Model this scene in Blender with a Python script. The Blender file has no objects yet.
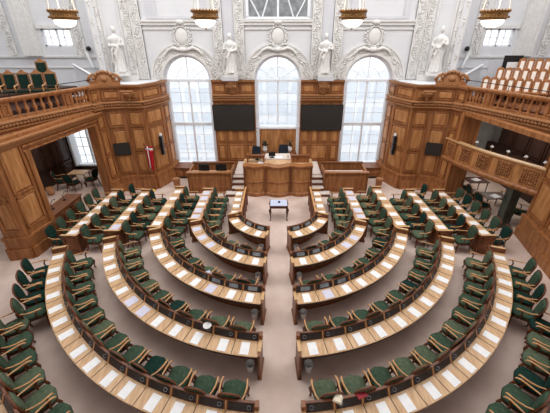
import bpy, bmesh, math, random
from mathutils import Vector, Matrix
R = math.radians
S = bpy.context.scene
COL = S.collection
random.seed(7)

# ------------------------------------------------------------------ camera, world, exposure
cam = bpy.data.cameras.new('camera')
cam.sensor_width = 36.0
cam.lens = 300 / 550 * 36.0
cam.shift_x = -1.5 / 550
cam.shift_y = -26.5 / 550
cam.clip_end = 300
cam_o = bpy.data.objects.new('camera', cam)
cam_o.location = (-0.07, 0.0, 7.25)
cam_o.rotation_euler = (R(65), 0, 0)
COL.objects.link(cam_o)
S.camera = cam_o

W = bpy.data.worlds.new('sky'); S.world = W
W.use_nodes = True
W.node_tree.nodes['Background'].inputs[0].default_value = (0.95, 0.975, 1.0, 1)
W.node_tree.nodes['Background'].inputs[1].default_value = 1.5

sun = bpy.data.lights.new('skylight', 'AREA')          # the glazed ceiling over the hall
sun.shape = 'RECTANGLE'; sun.size = 24; sun.size_y = 8
sun.energy = 900; sun.color = (1.0, 0.965, 0.93)
sun_o = bpy.data.objects.new('skylight', sun); sun_o.location = (0, 10.5, 12.8)
COL.objects.link(sun_o)

S.view_settings.view_transform = 'Standard'
S.view_settings.look = 'None'
S.view_settings.exposure = 0.2
S.view_settings.gamma = 1.0
S.view_settings.use_curve_mapping = False
S.cycles.use_denoising = True
S.cycles.max_bounces = 8
S.cycles.diffuse_bounces = 5
S.cycles.transparent_max_bounces = 12
S.cycles.caustics_reflective = False
S.cycles.caustics_refractive = False
S.cycles.sample_clamp_indirect = 4.0

# ------------------------------------------------------------------ materials
def srgb(r, g, b):
    f = lambda c: (c / 255 / 12.92) if c / 255 <= 0.04045 else ((c / 255 + 0.055) / 1.055) ** 2.4
    return (f(r), f(g), f(b), 1)
M = {}
def mat(name, c, rough=0.6, c2=None, scale=(6, 6, 6), detail=4, bump=0.0, metal=0.0, emit=None, estr=0, spec=0.35, lo=0.35, hi=0.65):
    m = bpy.data.materials.new(name); m.use_nodes = True
    nt = m.node_tree; b = nt.nodes['Principled BSDF']
    b.inputs['Base Color'].default_value = c
    b.inputs['Roughness'].default_value = rough
    b.inputs['Metallic'].default_value = metal
    b.inputs['Specular IOR Level'].default_value = spec
    if c2 is not None:
        tc = nt.nodes.new('ShaderNodeTexCoord'); mp = nt.nodes.new('ShaderNodeMapping')
        mp.inputs['Scale'].default_value = scale
        nz = nt.nodes.new('ShaderNodeTexNoise'); nz.inputs['Scale'].default_value = 1.0
        nz.inputs['Detail'].default_value = detail
        rp = nt.nodes.new('ShaderNodeValToRGB')
        rp.color_ramp.elements[0].position = lo; rp.color_ramp.elements[1].position = hi
        rp.color_ramp.elements[0].color = c; rp.color_ramp.elements[1].color = c2
        L = nt.links.new
        L(tc.outputs['Object'], mp.inputs['Vector']); L(mp.outputs[0], nz.inputs['Vector'])
        L(nz.outputs['Fac'], rp.inputs['Fac']); L(rp.outputs['Color'], b.inputs['Base Color'])
        if bump:
            bp = nt.nodes.new('ShaderNodeBump'); bp.inputs['Strength'].default_value = bump
            bp.inputs['Distance'].default_value = 0.02
            L(nz.outputs['Fac'], bp.inputs['Height']); L(bp.outputs['Normal'], b.inputs['Normal'])
    if emit is not None:
        b.inputs['Emission Color'].default_value = emit
        b.inputs['Emission Strength'].default_value = estr
    M[name] = m
    return m
mat('carpet', srgb(204, 181, 168), 0.95, srgb(221, 200, 188), (1.3, 1.3, 1.3), 8, 0.0, spec=0.05)
mat('oak', srgb(138, 86, 49), 0.45, srgb(175, 118, 72), (9, 9, 0.9), 5)
mat('oak_field', srgb(160, 105, 60), 0.42, srgb(198, 142, 90), (7, 7, 1.2), 6)
mat('oak_dark', srgb(104, 60, 34), 0.45, srgb(134, 82, 48), (9, 9, 0.9), 5)
mat('oak_carved', srgb(142, 92, 54), 0.55, srgb(176, 126, 84), (30, 30, 30), 3, 0.4)
mat('desk_top', srgb(196, 154, 112), 0.4, srgb(218, 181, 140), (14, 3, 3), 5)
mat('desk_wood', srgb(108, 64, 37), 0.4, srgb(140, 88, 53), (5, 5, 5), 5)
mat('desk_edge', srgb(206, 164, 116), 0.35, srgb(216, 178, 130), (8, 8, 8), 3)
mat('seam', srgb(70, 42, 26), 0.6)
mat('brass', srgb(226, 186, 96), 0.3, metal=0.7)
mat('console_dark', srgb(38, 31, 29), 0.5, srgb(54, 44, 40), (9, 9, 9), 3)
mat('screen_grey', srgb(150, 154, 156), 0.25, srgb(120, 124, 128), (4, 4, 4), 2)
mat('paper', srgb(248, 247, 246), 0.8, srgb(240, 240, 240), (5, 5, 5), 2, spec=0.1)
mat('paper_tint', srgb(222, 212, 224), 0.8, srgb(206, 210, 228), (9, 9, 9), 2, spec=0.1)
mat('paper_cream', srgb(238, 226, 204), 0.8, srgb(228, 214, 190), (9, 9, 9), 2, spec=0.1)
mat('green', srgb(52, 70, 55), 0.9, srgb(70, 87, 70), (14, 14, 14), 5, spec=0.1)
mat('olive', srgb(76, 88, 68), 0.9, srgb(95, 105, 84), (14, 14, 14), 5, spec=0.1)
mat('green_dark', srgb(22, 40, 35), 0.9, srgb(32, 54, 45), (14, 14, 14), 5, spec=0.1)
mat('teal', srgb(22, 46, 40), 0.9, srgb(33, 59, 51), (14, 14, 14), 5, spec=0.1)
mat('chair_wood', srgb(92, 50, 30), 0.35, srgb(122, 72, 42), (8, 8, 8), 4)
mat('arm_wood', srgb(196, 142, 92), 0.3, srgb(212, 162, 112), (8, 8, 8), 4)  # pale tone paints in light caught by chair arms; also plain pale edging
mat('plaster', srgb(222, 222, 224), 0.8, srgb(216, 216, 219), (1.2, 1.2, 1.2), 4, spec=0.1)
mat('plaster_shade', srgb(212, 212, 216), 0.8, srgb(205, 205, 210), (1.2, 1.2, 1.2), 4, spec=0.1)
mat('stone', srgb(226, 224, 221), 0.75, srgb(216, 214, 211), (6, 6, 6), 4, spec=0.15)
mat('window_white', srgb(238, 240, 243), 0.5, srgb(230, 233, 238), (3, 3, 3), 2)
mat('gilt', srgb(118, 78, 36), 0.45, srgb(176, 132, 78), (30, 30, 30), 3, 0.3, metal=0.35)
mat('lamp_glass', (1, 0.97, 0.9, 1), 0.4, emit=(1.0, 0.93, 0.8, 1), estr=2.2)
mat('chain_metal', srgb(225, 222, 215), 0.4, srgb(205, 200, 190), (30, 30, 30), 2)
mat('black', srgb(24, 23, 24), 0.4, srgb(32, 30, 31), (5, 5, 5), 2)
mat('tv_black', srgb(48, 44, 42), 0.35, srgb(54, 50, 47), (1, 1, 1), 2)
mat('navy', srgb(28, 34, 42), 0.7, srgb(38, 44, 54), (9, 9, 9), 2)
mat('red', srgb(196, 26, 40), 0.8, srgb(180, 20, 34), (6, 6, 6), 2)
mat('white', srgb(245, 245, 245), 0.7, srgb(238, 238, 238), (6, 6, 6), 2)
mat('step', srgb(226, 214, 206), 0.9, srgb(216, 202, 194), (8, 8, 8), 4)
mat('terracotta', srgb(176, 122, 84), 0.8, srgb(190, 140, 100), (20, 20, 4), 3)
mat('blue_cloth', srgb(205, 210, 226), 0.7, srgb(186, 196, 220), (14, 14, 14), 4)
mat('mahogany', srgb(70, 34, 24), 0.3, srgb(96, 48, 34), (4, 4, 10), 4)
mat('dark_wood', srgb(52, 32, 26), 0.45, srgb(70, 44, 34), (9, 9, 1), 4)
mat('grey_wall', srgb(160, 160, 158), 0.85, srgb(148, 148, 146), (2, 2, 2), 3)
mat('marble', srgb(46, 50, 44), 0.3, srgb(84, 86, 76), (5, 5, 2), 8)
mat('cream', srgb(246, 240, 232), 0.8, srgb(236, 226, 214), (9, 9, 9), 3)
mat('leaf', srgb(40, 46, 34), 0.7, srgb(66, 62, 44), (20, 20, 20), 3)
mat('facade', srgb(236, 236, 236), 0.9, srgb(224, 226, 230), (0.4, 0.4, 0.4), 4)
mat('facade_glass', srgb(206, 212, 218), 0.5, srgb(216, 221, 226), (0.6, 0.6, 0.6), 3)
mat('skin_pink', srgb(214, 150, 140), 0.6)
mat('book_red', srgb(150, 30, 44), 0.6)
def glass():
    m = bpy.data.materials.new('glass'); m.use_nodes = True
    nt = m.node_tree; nt.nodes.clear()
    o = nt.nodes.new('ShaderNodeOutputMaterial'); t = nt.nodes.new('ShaderNodeBsdfTransparent')
    g = nt.nodes.new('ShaderNodeBsdfGlossy'); mx = nt.nodes.new('ShaderNodeMixShader')
    t.inputs[0].default_value = (0.96, 0.98, 1, 1); g.inputs['Roughness'].default_value = 0.05
    mx.inputs[0].default_value = 0.06
    nt.links.new(t.outputs[0], mx.inputs[1]); nt.links.new(g.outputs[0], mx.inputs[2]); nt.links.new(mx.outputs[0], o.inputs[0])
    M['glass'] = m
glass()

# ------------------------------------------------------------------ mesh builder
class MB:
    def __init__(self):
        self.v = []; self.f = []; self.mi = []; self.sm = []; self.cur = 0
    def add(self, vs, fs, smooth=False):
        o = len(self.v)
        self.v += [tuple(p) for p in vs]
        for f in fs:
            self.f.append(tuple(i + o for i in f)); self.mi.append(self.cur); self.sm.append(smooth)
        return self
    def box(self, x0, x1, y0, y1, z0, z1, T=None):
        vs = [(x, y, z) for z in (z0, z1) for y in (y0, y1) for x in (x0, x1)]
        if T: vs = [T(p) for p in vs]
        return self.add(vs, [(0, 2, 3, 1), (4, 5, 7, 6), (0, 1, 5, 4), (2, 6, 7, 3), (0, 4, 6, 2), (1, 3, 7, 5)])
    def frustum(self, u0, u1, z0, z1, n0, n1, inset, T=None):
        a = [(u0, n0, z0), (u1, n0, z0), (u1, n0, z1), (u0, n0, z1)]
        i = inset
        b = [(u0 + i, n1, z0 + i), (u1 - i, n1, z0 + i), (u1 - i, n1, z1 - i), (u0 + i, n1, z1 - i)]
        vs = a + b
        if T: vs = [T(p) for p in vs]
        return self.add(vs, [(0, 1, 2, 3), (4, 5, 6, 7), (0, 1, 5, 4), (1, 2, 6, 5), (2, 3, 7, 6), (3, 0, 4, 7)])
    def prism(self, poly, z0, z1, T=None):
        n = len(poly)
        vs = [(x, y, z0) for x, y in poly] + [(x, y, z1) for x, y in poly]
        if T: vs = [T(p) for p in vs]
        fs = [tuple(range(n)), tuple(range(n, 2 * n))] + [(i, (i + 1) % n, n + (i + 1) % n, n + i) for i in range(n)]
        return self.add(vs, fs)
    def loft(self, rings, smooth=True, cap=True, closed=True):
        n = len(rings[0]); vs = [p for r in rings for p in r]; fs = []
        for k in range(len(rings) - 1):
            for i in range(n if closed else n - 1):
                j = (i + 1) % n
                fs.append((k * n + i, k * n + j, (k + 1) * n + j, (k + 1) * n + i))
        self.add(vs, fs, smooth)
        if cap:
            self.add(rings[0], [tuple(range(n))], False); self.add(rings[-1], [tuple(range(n))], False)
        return self
    def lathe(self, prof, c=(0, 0, 0), n=16, wob=None, smooth=True):
        rings = []
        for r, z in prof:
            rings.append([(c[0] + (r + (wob(2 * math.pi * i / n, z) if wob else 0)) * math.cos(2 * math.pi * i / n),
                           c[1] + (r + (wob(2 * math.pi * i / n, z) if wob else 0)) * math.sin(2 * math.pi * i / n), c[2] + z) for i in range(n)])
        return self.loft(rings, smooth)
    def tube(self, pts, rad, n=8, smooth=True):
        pts = [Vector(p) for p in pts]
        if not isinstance(rad, (list, tuple)): rad = [rad] * len(pts)
        rings = []; ref = Vector((0.31, 0.2, 0.93))
        for i, p in enumerate(pts):
            d = (pts[min(i + 1, len(pts) - 1)] - pts[max(i - 1, 0)]).normalized()
            a = d.cross(ref)
            if a.length < 0.05: a = d.cross(Vector((1, 0, 0)))
            a.normalize(); b = d.cross(a)
            rings.append([tuple(p + rad[i] * (math.cos(2 * math.pi * k / n) * a + math.sin(2 * math.pi * k / n) * b)) for k in range(n)])
        return self.loft(rings, smooth)
    def ball(self, c, r, n=8, m=5):
        if not isinstance(r, (list, tuple)): r = (r, r, r)
        rings = []
        for j in range(m + 1):
            t = math.pi * (0.02 + 0.96 * j / m)
            rings.append([(c[0] + r[0] * math.sin(t) * math.cos(2 * math.pi * i / n), c[1] + r[1] * math.sin(t) * math.sin(2 * math.pi * i / n), c[2] - r[2] * math.cos(t)) for i in range(n)])
        return self.loft(rings)
    def sweep(self, poly, prof, side=1, close=False):
        "profile (n outwards, z) swept along a plan polyline; n points to the left of travel times side"
        P = [Vector((p[0], p[1])) for p in poly]; rings = []
        for i, p in enumerate(P):
            d0 = (P[i] - P[i - 1]).normalized() if i > 0 else None
            d1 = (P[i + 1] - P[i]).normalized() if i < len(P) - 1 else None
            d0 = d0 or d1; d1 = d1 or d0
            n0 = Vector((-d0.y, d0.x)) * side; n1 = Vector((-d1.y, d1.x)) * side
            m = (n0 + n1).normalized(); k = 1 / max(0.4, m.dot(n0))
            rings.append([(p.x + m.x * k * a, p.y + m.y * k * a, z) for a, z in prof])
        return self.loft(rings, False)
    def build(self, name, mats, parent=None, link=True):
        me = bpy.data.meshes.new(name)
        me.from_pydata(self.v, [], self.f)
        for m in (mats if isinstance(mats, (list, tuple)) else [mats]): me.materials.append(M[m])
        me.polygons.foreach_set('material_index', self.mi)
        me.polygons.foreach_set('use_smooth', self.sm)
        bm = bmesh.new(); bm.from_mesh(me)
        bmesh.ops.recalc_face_normals(bm, faces=bm.faces)
        bm.to_mesh(me); bm.free()
        me.update()
        o = bpy.data.objects.new(name, me)
        COL.objects.link(o)
        if parent: o.parent = parent
        return o

def tag(o, label=None, cat=None, group=None, kind=None):
    if label: o['label'] = label
    if cat: o['category'] = cat
    if group: o['group'] = group
    if kind: o['kind'] = kind
    return o
def thing(name, label, cat, loc=(0, 0, 0), rz=0, group=None):
    o = bpy.data.objects.new(name, None); COL.objects.link(o)
    o.empty_display_size = 0.1
    o.location = loc; o.rotation_euler = (0, 0, rz)
    return tag(o, label, cat, group)
def copy_tree(o, parent=None):
    c = o.copy(); COL.objects.link(c)
    if parent: c.parent = parent
    for ch in list(KIDS.get(o.name, o.children)): copy_tree(ch, c)
    return c
KIDS = {}
def remember(o):
    KIDS[o.name] = list(o.children)
    for ch in o.children: remember(ch)
    return o
def struct(name, mb, m, parent=None):
    o = mb.build(name, m, parent)
    o['kind'] = 'structure'
    return o
def along(p, q, s=1):
    "local frame: u along p->q, n towards the hall"
    p = Vector(p); q = Vector(q); d = (q - p).normalized(); L = (q - p).length
    n = Vector((-d.y, d.x)) * s
    return (lambda t: (p.x + d.x * t[0] + n.x * t[1], p.y + d.y * t[0] + n.y * t[1], t[2])), L
ORD = ['zeroth', 'first', 'second', 'third', 'fourth', 'fifth', 'sixth', 'seventh', 'eighth', 'ninth', 'tenth', 'eleventh', 'twelfth', 'thirteenth', 'fourteenth', 'fifteenth', 'sixteenth']
SIDE = {-1: 'left', 1: 'right'}
NTRIM = [0]
def trim(mb, m, parent=None):
    NTRIM[0] += 1
    return struct('trim_%d' % NTRIM[0], mb, m, parent)

def panels(mb, T, us, zs, d=0.03):
    "raised veneer fields inside moulded frames, between stile lines us and rail lines zs"
    k = mb.cur
    for a, b in zip(us, us[1:]):
        for c, e in zip(zs, zs[1:]):
            if b - a < 0.2 or e - c < 0.2: continue
            g = 0.055; w = 0.05; dd = d * 1.7
            a2, b2, c2, e2 = a + g, b - g, c + g, e - g
            mb.cur = k
            mb.box(a2, b2, 0, dd, c2, c2 + w, T); mb.box(a2, b2, 0, dd, e2 - w, e2, T)
            mb.box(a2, a2 + w, 0, dd, c2, e2, T); mb.box(b2 - w, b2, 0, dd, c2, e2, T)
            mb.cur = FIELD.get(id(mb), k)
            mb.frustum(a2 + w + 0.022, b2 - w - 0.022, c2 + w + 0.022, e2 - w - 0.022, 0, dd * 0.9, 0.05, T)
            mb.cur = k
FIELD = {}

# ------------------------------------------------------------------ the setting
YB = 16.6
fl = MB(); fl.box(-17, 17, -3, 17.3, -0.2, 0)
struct('floor', fl, 'carpet')

# back wall with three arched openings
WX = [-4.78, 0.0, 4.80]; WR = 1.25; SPR = 5.32; SILL = 0.55
bw = MB()
edges = [-7.3]
for x in WX: edges += [x - WR, x + WR]
edges += [7.3]
for a, b in zip(edges[0::2], edges[1::2]):
    bw.box(a, b, YB, YB + 0.42, 0, 13)
for x in WX:
    bw.box(x - WR, x + WR, YB, YB + 0.42, 0, SILL)
    N = 28
    for i in range(N):
        t0, t1 = math.pi * i / N, math.pi * (i + 1) / N
        xa, za, xb, zb = x + WR * math.cos(t0), SPR + WR * math.sin(t0), x + WR * math.cos(t1), SPR + WR * math.sin(t1)
        top = 13
        vs = [(xa, YB, za), (xb, YB, zb), (xb, YB, top), (xa, YB, top), (xa, YB + .42, za), (xb, YB + .42, zb), (xb, YB + .42, top), (xa, YB + .42, top)]
        bw.add(vs, [(0, 1, 2, 3), (4, 5, 6, 7), (0, 1, 5, 4), (0, 3, 7, 4), (1, 2, 6, 5), (2, 3, 7, 6)])
struct('wall_back', bw, 'plaster')

# canted side walls above the panelling, with their returns, gallery end walls, outer walls
for s in (-1, 1):
    wm = MB()
    for p, q in (((7.25, YB), (8.72, 15.62)), ((8.72, 15.62), (8.95, 17.05))):
        T, L = along((s * p[0], p[1]), (s * q[0], q[1]), -s)
        wm.box(0, L, -0.3, 0, 4.2, 13, T)
    # gallery end wall with a small window opening
    x0, x1, z0, z1 = 10.55, 12.05, 6.95, 7.78
    for a, b, c, d in ((8.8, x0, 4.2, 13), (x1, 17, 4.2, 13), (x0, x1, 4.2, z0), (x0, x1, z1, 13)):
        xa, xb = sorted((s * a, s * b))
        wm.box(xa, xb, 17.0, 17.3, c, d)
    struct('wall_%s_upper' % SIDE[s], wm, 'plaster')
    om = MB()
    xa, xb = sorted((s * 16.2, s * 16.5))
    om.box(xa, xb, -3, 17.3, 4.2, 13)
    struct('wall_%s_gallery' % SIDE[s], om, 'plaster')
rm = MB(); rm.box(-17, 17, -3.2, -2.9, 0, 13)
struct('wall_rear', rm, 'plaster')
cl = MB()
for a in ((-17, 17, -3.2, 5.5), (-17, 17, 15.8, 17.4)):
    cl.box(*a, 13, 13.2)
struct('ceiling', cl, 'plaster')

# arch bands, cartouches band, pilaster strips, cornice on the back wall (plaster relief)
def relief(mb, P, n, rnd=random.Random(3)):
    "low foliage relief: a wavy stem with leaves on both sides; P(u in -1..1, v in 0..1)"
    mb.tube([P(.45 * math.sin(v * n * .8), v) for v in [i / n for i in range(n + 1)]], .022, 4)
    for i in range(n):
        v = (i + .5) / n; u = .45 * math.sin(v * n * .8)
        for q in (-1, 1):
            c = P(max(-1, min(1, u + q * rnd.uniform(.35, .6))), v + rnd.uniform(-.3, .3) / n)
            r = rnd.uniform(.04, .07)
            mb.ball(c, (r, .06, r * rnd.uniform(.7, 1.2)), 6, 3)
def ring(mb, x, y0, y1, z, r0, r1, N=36, a0=0, a1=math.pi):
    rs = []
    for i in range(N + 1):
        t = a0 + (a1 - a0) * i / N; c, sn = math.cos(t), math.sin(t)
        rs.append([(x + r0 * c, y0, z + r0 * sn), (x + r1 * c, y0, z + r1 * sn), (x + r1 * c, y1, z + r1 * sn), (x + r0 * c, y1, z + r0 * sn)])
    mb.loft(rs, False)
for x in WX:
    mb = MB()
    ring(mb, x, YB, YB - .10, SPR, WR, WR + .10)
    ring(mb, x, YB, YB - .04, SPR, WR + .10, WR + .52)
    ring(mb, x, YB, YB - .09, SPR, WR + .52, WR + .60)
    relief(mb, lambda u, v: (x + (WR + .31 + .15 * u) * math.cos(math.pi * v), YB - .04, SPR + (WR + .31 + .15 * u) * math.sin(math.pi * v)), 62)
    trim(mb, 'stone')
    c = thing('cartouche', {-4.78: 'white oval shield relief over the window nearest the flag', 0.0: 'white oval shield relief over the middle window behind the podium', 4.80: 'white oval shield relief over the window on the press box side'}[x], 'relief', (x, YB - .04, 7.42), 0, 'shield reliefs over the arched windows')
    sh = MB(); sh.ball((0, -.03, 0), (.33, .10, .40), 18, 10)
    sh.build('shield', 'stone', c)
    fr = MB()
    for k in range(28):
        t = 2 * math.pi * k / 28
        rr = 1 + .12 * (k % 2)
        fr.ball((.41 * rr * math.cos(t), -.05, .50 * rr * math.sin(t)), (.055, .07, .06), 6, 4)
    fr.tube([(.37 * math.cos(2 * math.pi * k / 24), -.07, .45 * math.sin(2 * math.pi * k / 24)) for k in range(25)], .035, 6)
    fr.ball((0, -.1, .62), (.2, .13, .12), 8, 5); fr.ball((0, -.1, -.6), (.24, .12, .12), 8, 5)
    for s in (-1, 1):
        fr.tube([(s * .2, -.08, -.62), (s * .5, -.08, -.52), (s * .75, -.07, -.62), (s * .95, -.05, -.85)], [.07, .09, .07, .04], 6)
    fr.build('scroll_frame', 'stone', c)
strips = [-6.95, -2.98, -1.92, 1.92, 2.98, 6.95]
for x in strips:
    mb = MB()
    mb.box(x - .24, x + .24, YB - .06, YB, 5.4, 13)
    mb.box(x - .24, x - .19, YB - .10, YB, 5.4, 13); mb.box(x + .19, x + .24, YB - .10, YB, 5.4, 13)
    relief(mb, lambda u, v: (x + .15 * u, YB - .06, 5.5 + 4.2 * v), 44)
    trim(mb, 'stone')
# statue niche strips between them
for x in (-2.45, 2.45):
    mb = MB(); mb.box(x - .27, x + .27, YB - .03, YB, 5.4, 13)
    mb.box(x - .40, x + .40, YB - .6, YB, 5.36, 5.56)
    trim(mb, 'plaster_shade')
mb = MB()
for x0, x1 in ((-6.7, -3.24), (-1.68, 1.68), (3.24, 6.7)):
    mb.box(x0, x1, YB - .16, YB, 8.06, 8.16); mb.box(x0, x1, YB - .10, YB, 7.92, 8.06); mb.box(x0, x1, YB - .06, YB, 7.72, 7.78)
trim(mb, 'stone')
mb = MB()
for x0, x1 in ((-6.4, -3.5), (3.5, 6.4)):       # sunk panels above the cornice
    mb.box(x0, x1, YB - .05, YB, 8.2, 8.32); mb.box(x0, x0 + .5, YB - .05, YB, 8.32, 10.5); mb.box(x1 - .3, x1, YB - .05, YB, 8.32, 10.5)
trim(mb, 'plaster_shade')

# ------------------------------------------------------------------ windows
def arched_window(n, x, z_bot):
    r = 1.19; y = YB + .22
    root = bpy.data.objects.new('window_%d' % n, None); COL.objects.link(root)
    root.location = (x, y, 0); root['kind'] = 'structure'
    f = MB()
    ring(f, 0, -.06, .08, SPR, r - .07, WR + .0, 32)
    f.box(-WR, -r + .09, -.10, .08, z_bot, SPR); f.box(r - .09, WR, -.10, .08, z_bot, SPR)
    f.box(-r, r, -.08, .08, SPR - .10, SPR + .04)
    f.box(-WR, WR, -.12, .08, z_bot, z_bot + .10)
    f.build('window_frame', 'window_white', root)['kind'] = 'structure'
    b = MB()
    for k in range(1, 6):
        t = math.pi * k / 6; c, s_ = math.cos(t), math.sin(t)
        b.tube([(0.12 * c, 0, SPR + .12 * s_), ((r - .06) * c, 0, SPR + (r - .06) * s_)], .016 if k != 3 else .035, 4, False)
    ring(b, 0, -.02, .02, SPR, .62, .65, 24)
    zt = SPR - .10
    wi = r - .14
    mid = z_bot + .10 + (zt - z_bot - .1) * .50 if z_bot < 1 else None
    b.box(-.05, .05, -.04, .04, z_bot, zt)
    for sx in (-1, 1):
        b.box(*sorted((sx * wi, sx * (wi + .05))), -.03, .03, z_bot, zt)
        b.box(*sorted((sx * wi * .5 - .014, sx * wi * .5 + .014)), -.02, .02, z_bot, zt)
    if mid:
        b.box(-wi, wi, -.05, .05, mid - .09, mid + .09)
        spans = ((z_bot + .1, mid - .09, 4), (mid + .09, zt, 4))
    else:
        spans = ((z_bot + .1, zt, 4),)
    for a, e, k in spans:
        for i in range(1, k):
            z = a + (e - a) * i / k
            b.box(-wi, wi, -.02, .02, z - .014, z + .014)
    b.build('sash_bars', 'window_white', root)['kind'] = 'structure'
    g = MB()
    pts = [(-r, z_bot), (r, z_bot)] + [(r * math.cos(math.pi * i / 24), SPR + r * math.sin(math.pi * i / 24)) for i in range(25)]
    g.add([(px, .03, pz) for px, pz in pts], [tuple(range(len(pts)))])
    g.build('glass_pane', 'glass', root)['kind'] = 'structure'
for n, x in enumerate(WX): arched_window(n + 1, x, SILL if x else 2.75)
# middle window: white lining down to the panel behind the podium
mb = MB()
for s in (-1, 1):
    mb.box(*sorted((s * 1.04, s * 1.25)), YB - .05, YB + .3, .5, 2.85)
mb.box(-1.25, 1.25, YB - .02, YB + .3, 2.70, 2.80)
trim(mb, 'window_white')
mb = MB()
mb.box(-1.04, 1.04, YB + .02, YB + .2, .3, 2.70)
T = lambda p: (p[0], YB + .02 - p[1], p[2])
panels(mb, T, [-1.02, -.34, .34, 1.02], [.5, 2.68], .015)
trim(mb, 'oak_field')
# upper middle window above the cornice with its slanting glazing bars
root = bpy.data.objects.new('window_4', None); COL.objects.link(root); root.location = (0, YB - .05, 0); root['kind'] = 'structure'
f = MB()
f.box(-1.55, -1.42, -.03, .05, 8.25, 11); f.box(1.42, 1.55, -.03, .05, 8.25, 11); f.box(-1.55, 1.55, -.03, .05, 8.18, 8.28); f.box(-.05, .05, -.02, .05, 8.25, 11)
for s in (-1, 1):
    f.tube([(s * 1.42, 0, 8.6), (s * .7, 0, 10.2)], .05, 4, False) if False else f.tube([(s * .9, 0, 8.28), (s * 1.42, 0, 9.2)], .04, 4, False)
    f.tube([(s * .05, 0, 10.2), (s * .75, 0, 8.28)], .04, 4, False)
f.build('window_frame', 'window_white', root)['kind'] = 'structure'
g = MB(); g.box(-1.45, 1.45, .01, .04, 8.25, 11); g.build('glass_pane', 'screen_grey', root)['kind'] = 'structure'
# small gallery windows
for n, s in ((5, -1), (6, 1)):
    root = bpy.data.objects.new('window_%d' % n, None); COL.objects.link(root); root.location = (s * 11.3, 17.1, 0); root['kind'] = 'structure'
    f = MB()
    f.box(-.75, .75, -.03, .03, 6.95, 7.02); f.box(-.75, .75, -.03, .03, 7.71, 7.78)
    for x in (-.75, -.05, .67): f.box(x, x + .09, -.03, .03, 6.95, 7.78)
    for x in (-.38, .33): f.box(x - .02, x + .02, -.02, .02, 6.95, 7.78)
    f.box(-.75, .75, -.02, .02, 7.34, 7.38)
    f.build('window_frame', 'window_white', root)['kind'] = 'structure'
    g = MB(); g.add([(-.75, .02, 6.95), (.75, .02, 6.95), (.75, .02, 7.78), (-.75, .02, 7.78)], [(0, 1, 2, 3)])
    g.build('glass_pane', 'glass', root)['kind'] = 'structure'
    h = MB()      # moulded surround, sill course and pilasters on the gallery end wall
    X = lambda a, b: sorted((s * a, s * b))
    h.box(*X(10.4, 12.2), 16.9, 17.0, 7.78, 7.95); h.box(*X(10.4, 10.52), 16.94, 17, 6.6, 7.9)
    h.box(*X(9.3, 16), 16.92, 17.0, 6.42, 6.5); h.box(*X(9.3, 16), 16.95, 17.0, 5.9, 5.96)
    h.box(*X(12.25, 13.1), 16.78, 17.0, 6.5, 13); h.box(*X(12.3, 12.42), 16.72, 17.0, 6.5, 13)
    h.box(*X(12.95, 13.1), 16.72, 17.0, 6.5, 13)
    for x in (10.15, 13.75):
        h.box(*X(x - .22, x + .22), 16.93, 17, 6.5, 13)
        relief(h, lambda u, v: (s * x + .15 * u, 16.92, 6.5 + 3.5 * v), 36)
    trim(h, 'stone')
# ornament strips on the canted statue walls
for s in (-1, 1):
    T, L = along((s * 7.25, YB), (s * 8.72, 15.62), -s)
    h = MB()
    for u in (.18, L - .25):
        h.box(u - .2, u + .2, 0, .05, 5.4, 13, T)
        relief(h, lambda a, v: T((u + .14 * a, .05, 5.6 + 4.2 * v)), 44)
    h.box(.45, .52, 0, .06, 5.4, 13, T); h.box(L - .58, L - .5, 0, .06, 5.4, 13, T)
    h.box(.1, L - .1, 0, .22, 5.3, 5.62, T)
    trim(h, 'stone')

# ------------------------------------------------------------------ oak panelling
def oak_wall(p, q, s, z0, z1, us, zs, plinth=True, m='oak'):
    T, L = along(p, q, s)
    mb = MB(); FIELD[id(mb)] = 1; KEEP.append(mb); mb.box(0, L, -.18, 0, z0, z1, T)
    panels(mb, T, [u * L for u in us], zs)
    if plinth:
        mb.box(-.02, L + .02, 0, .07, z0, z0 + .12, T)
        mb.box(-.02, L + .02, 0, .05, .78, .84, T)
    return trim(mb, [m, 'oak_field'])
KEEP = []
FR = [.08, .82, 1.95, 3.3, 4.28]
def sweep_mould(poly, s):
    mb = MB()
    mb.sweep(poly, [(0, 4.22), (.10, 4.30), (.16, 4.34), (.16, 4.38), (0, 4.38)], s)
    mb.sweep(poly, [(0, 4.56), (.14, 4.56), (.14, 4.60), (.06, 4.64), (0, 4.64)], s)
    mb.sweep(poly, [(0, 5.20), (.05, 5.22), (.12, 5.28), (.14, 5.36), (-.1, 5.36), (-.1, 5.2)], s)
    # the carved rope between the fillets
    P = [Vector((a[0], a[1])) for a in poly]
    for a, b in zip(P, P[1:]):
        L = (b - a).length; k = max(1, int(L / .11)); d = (b - a) / L; n = Vector((-d.y, d.x)) * s
        for i in range(k):
            c = a + d * L * (i + .5) / k + n * .06
            mb.ball((c.x, c.y, 4.47), (.075, .075, .085), 6, 4)
    return trim(mb, 'oak_carved')
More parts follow.
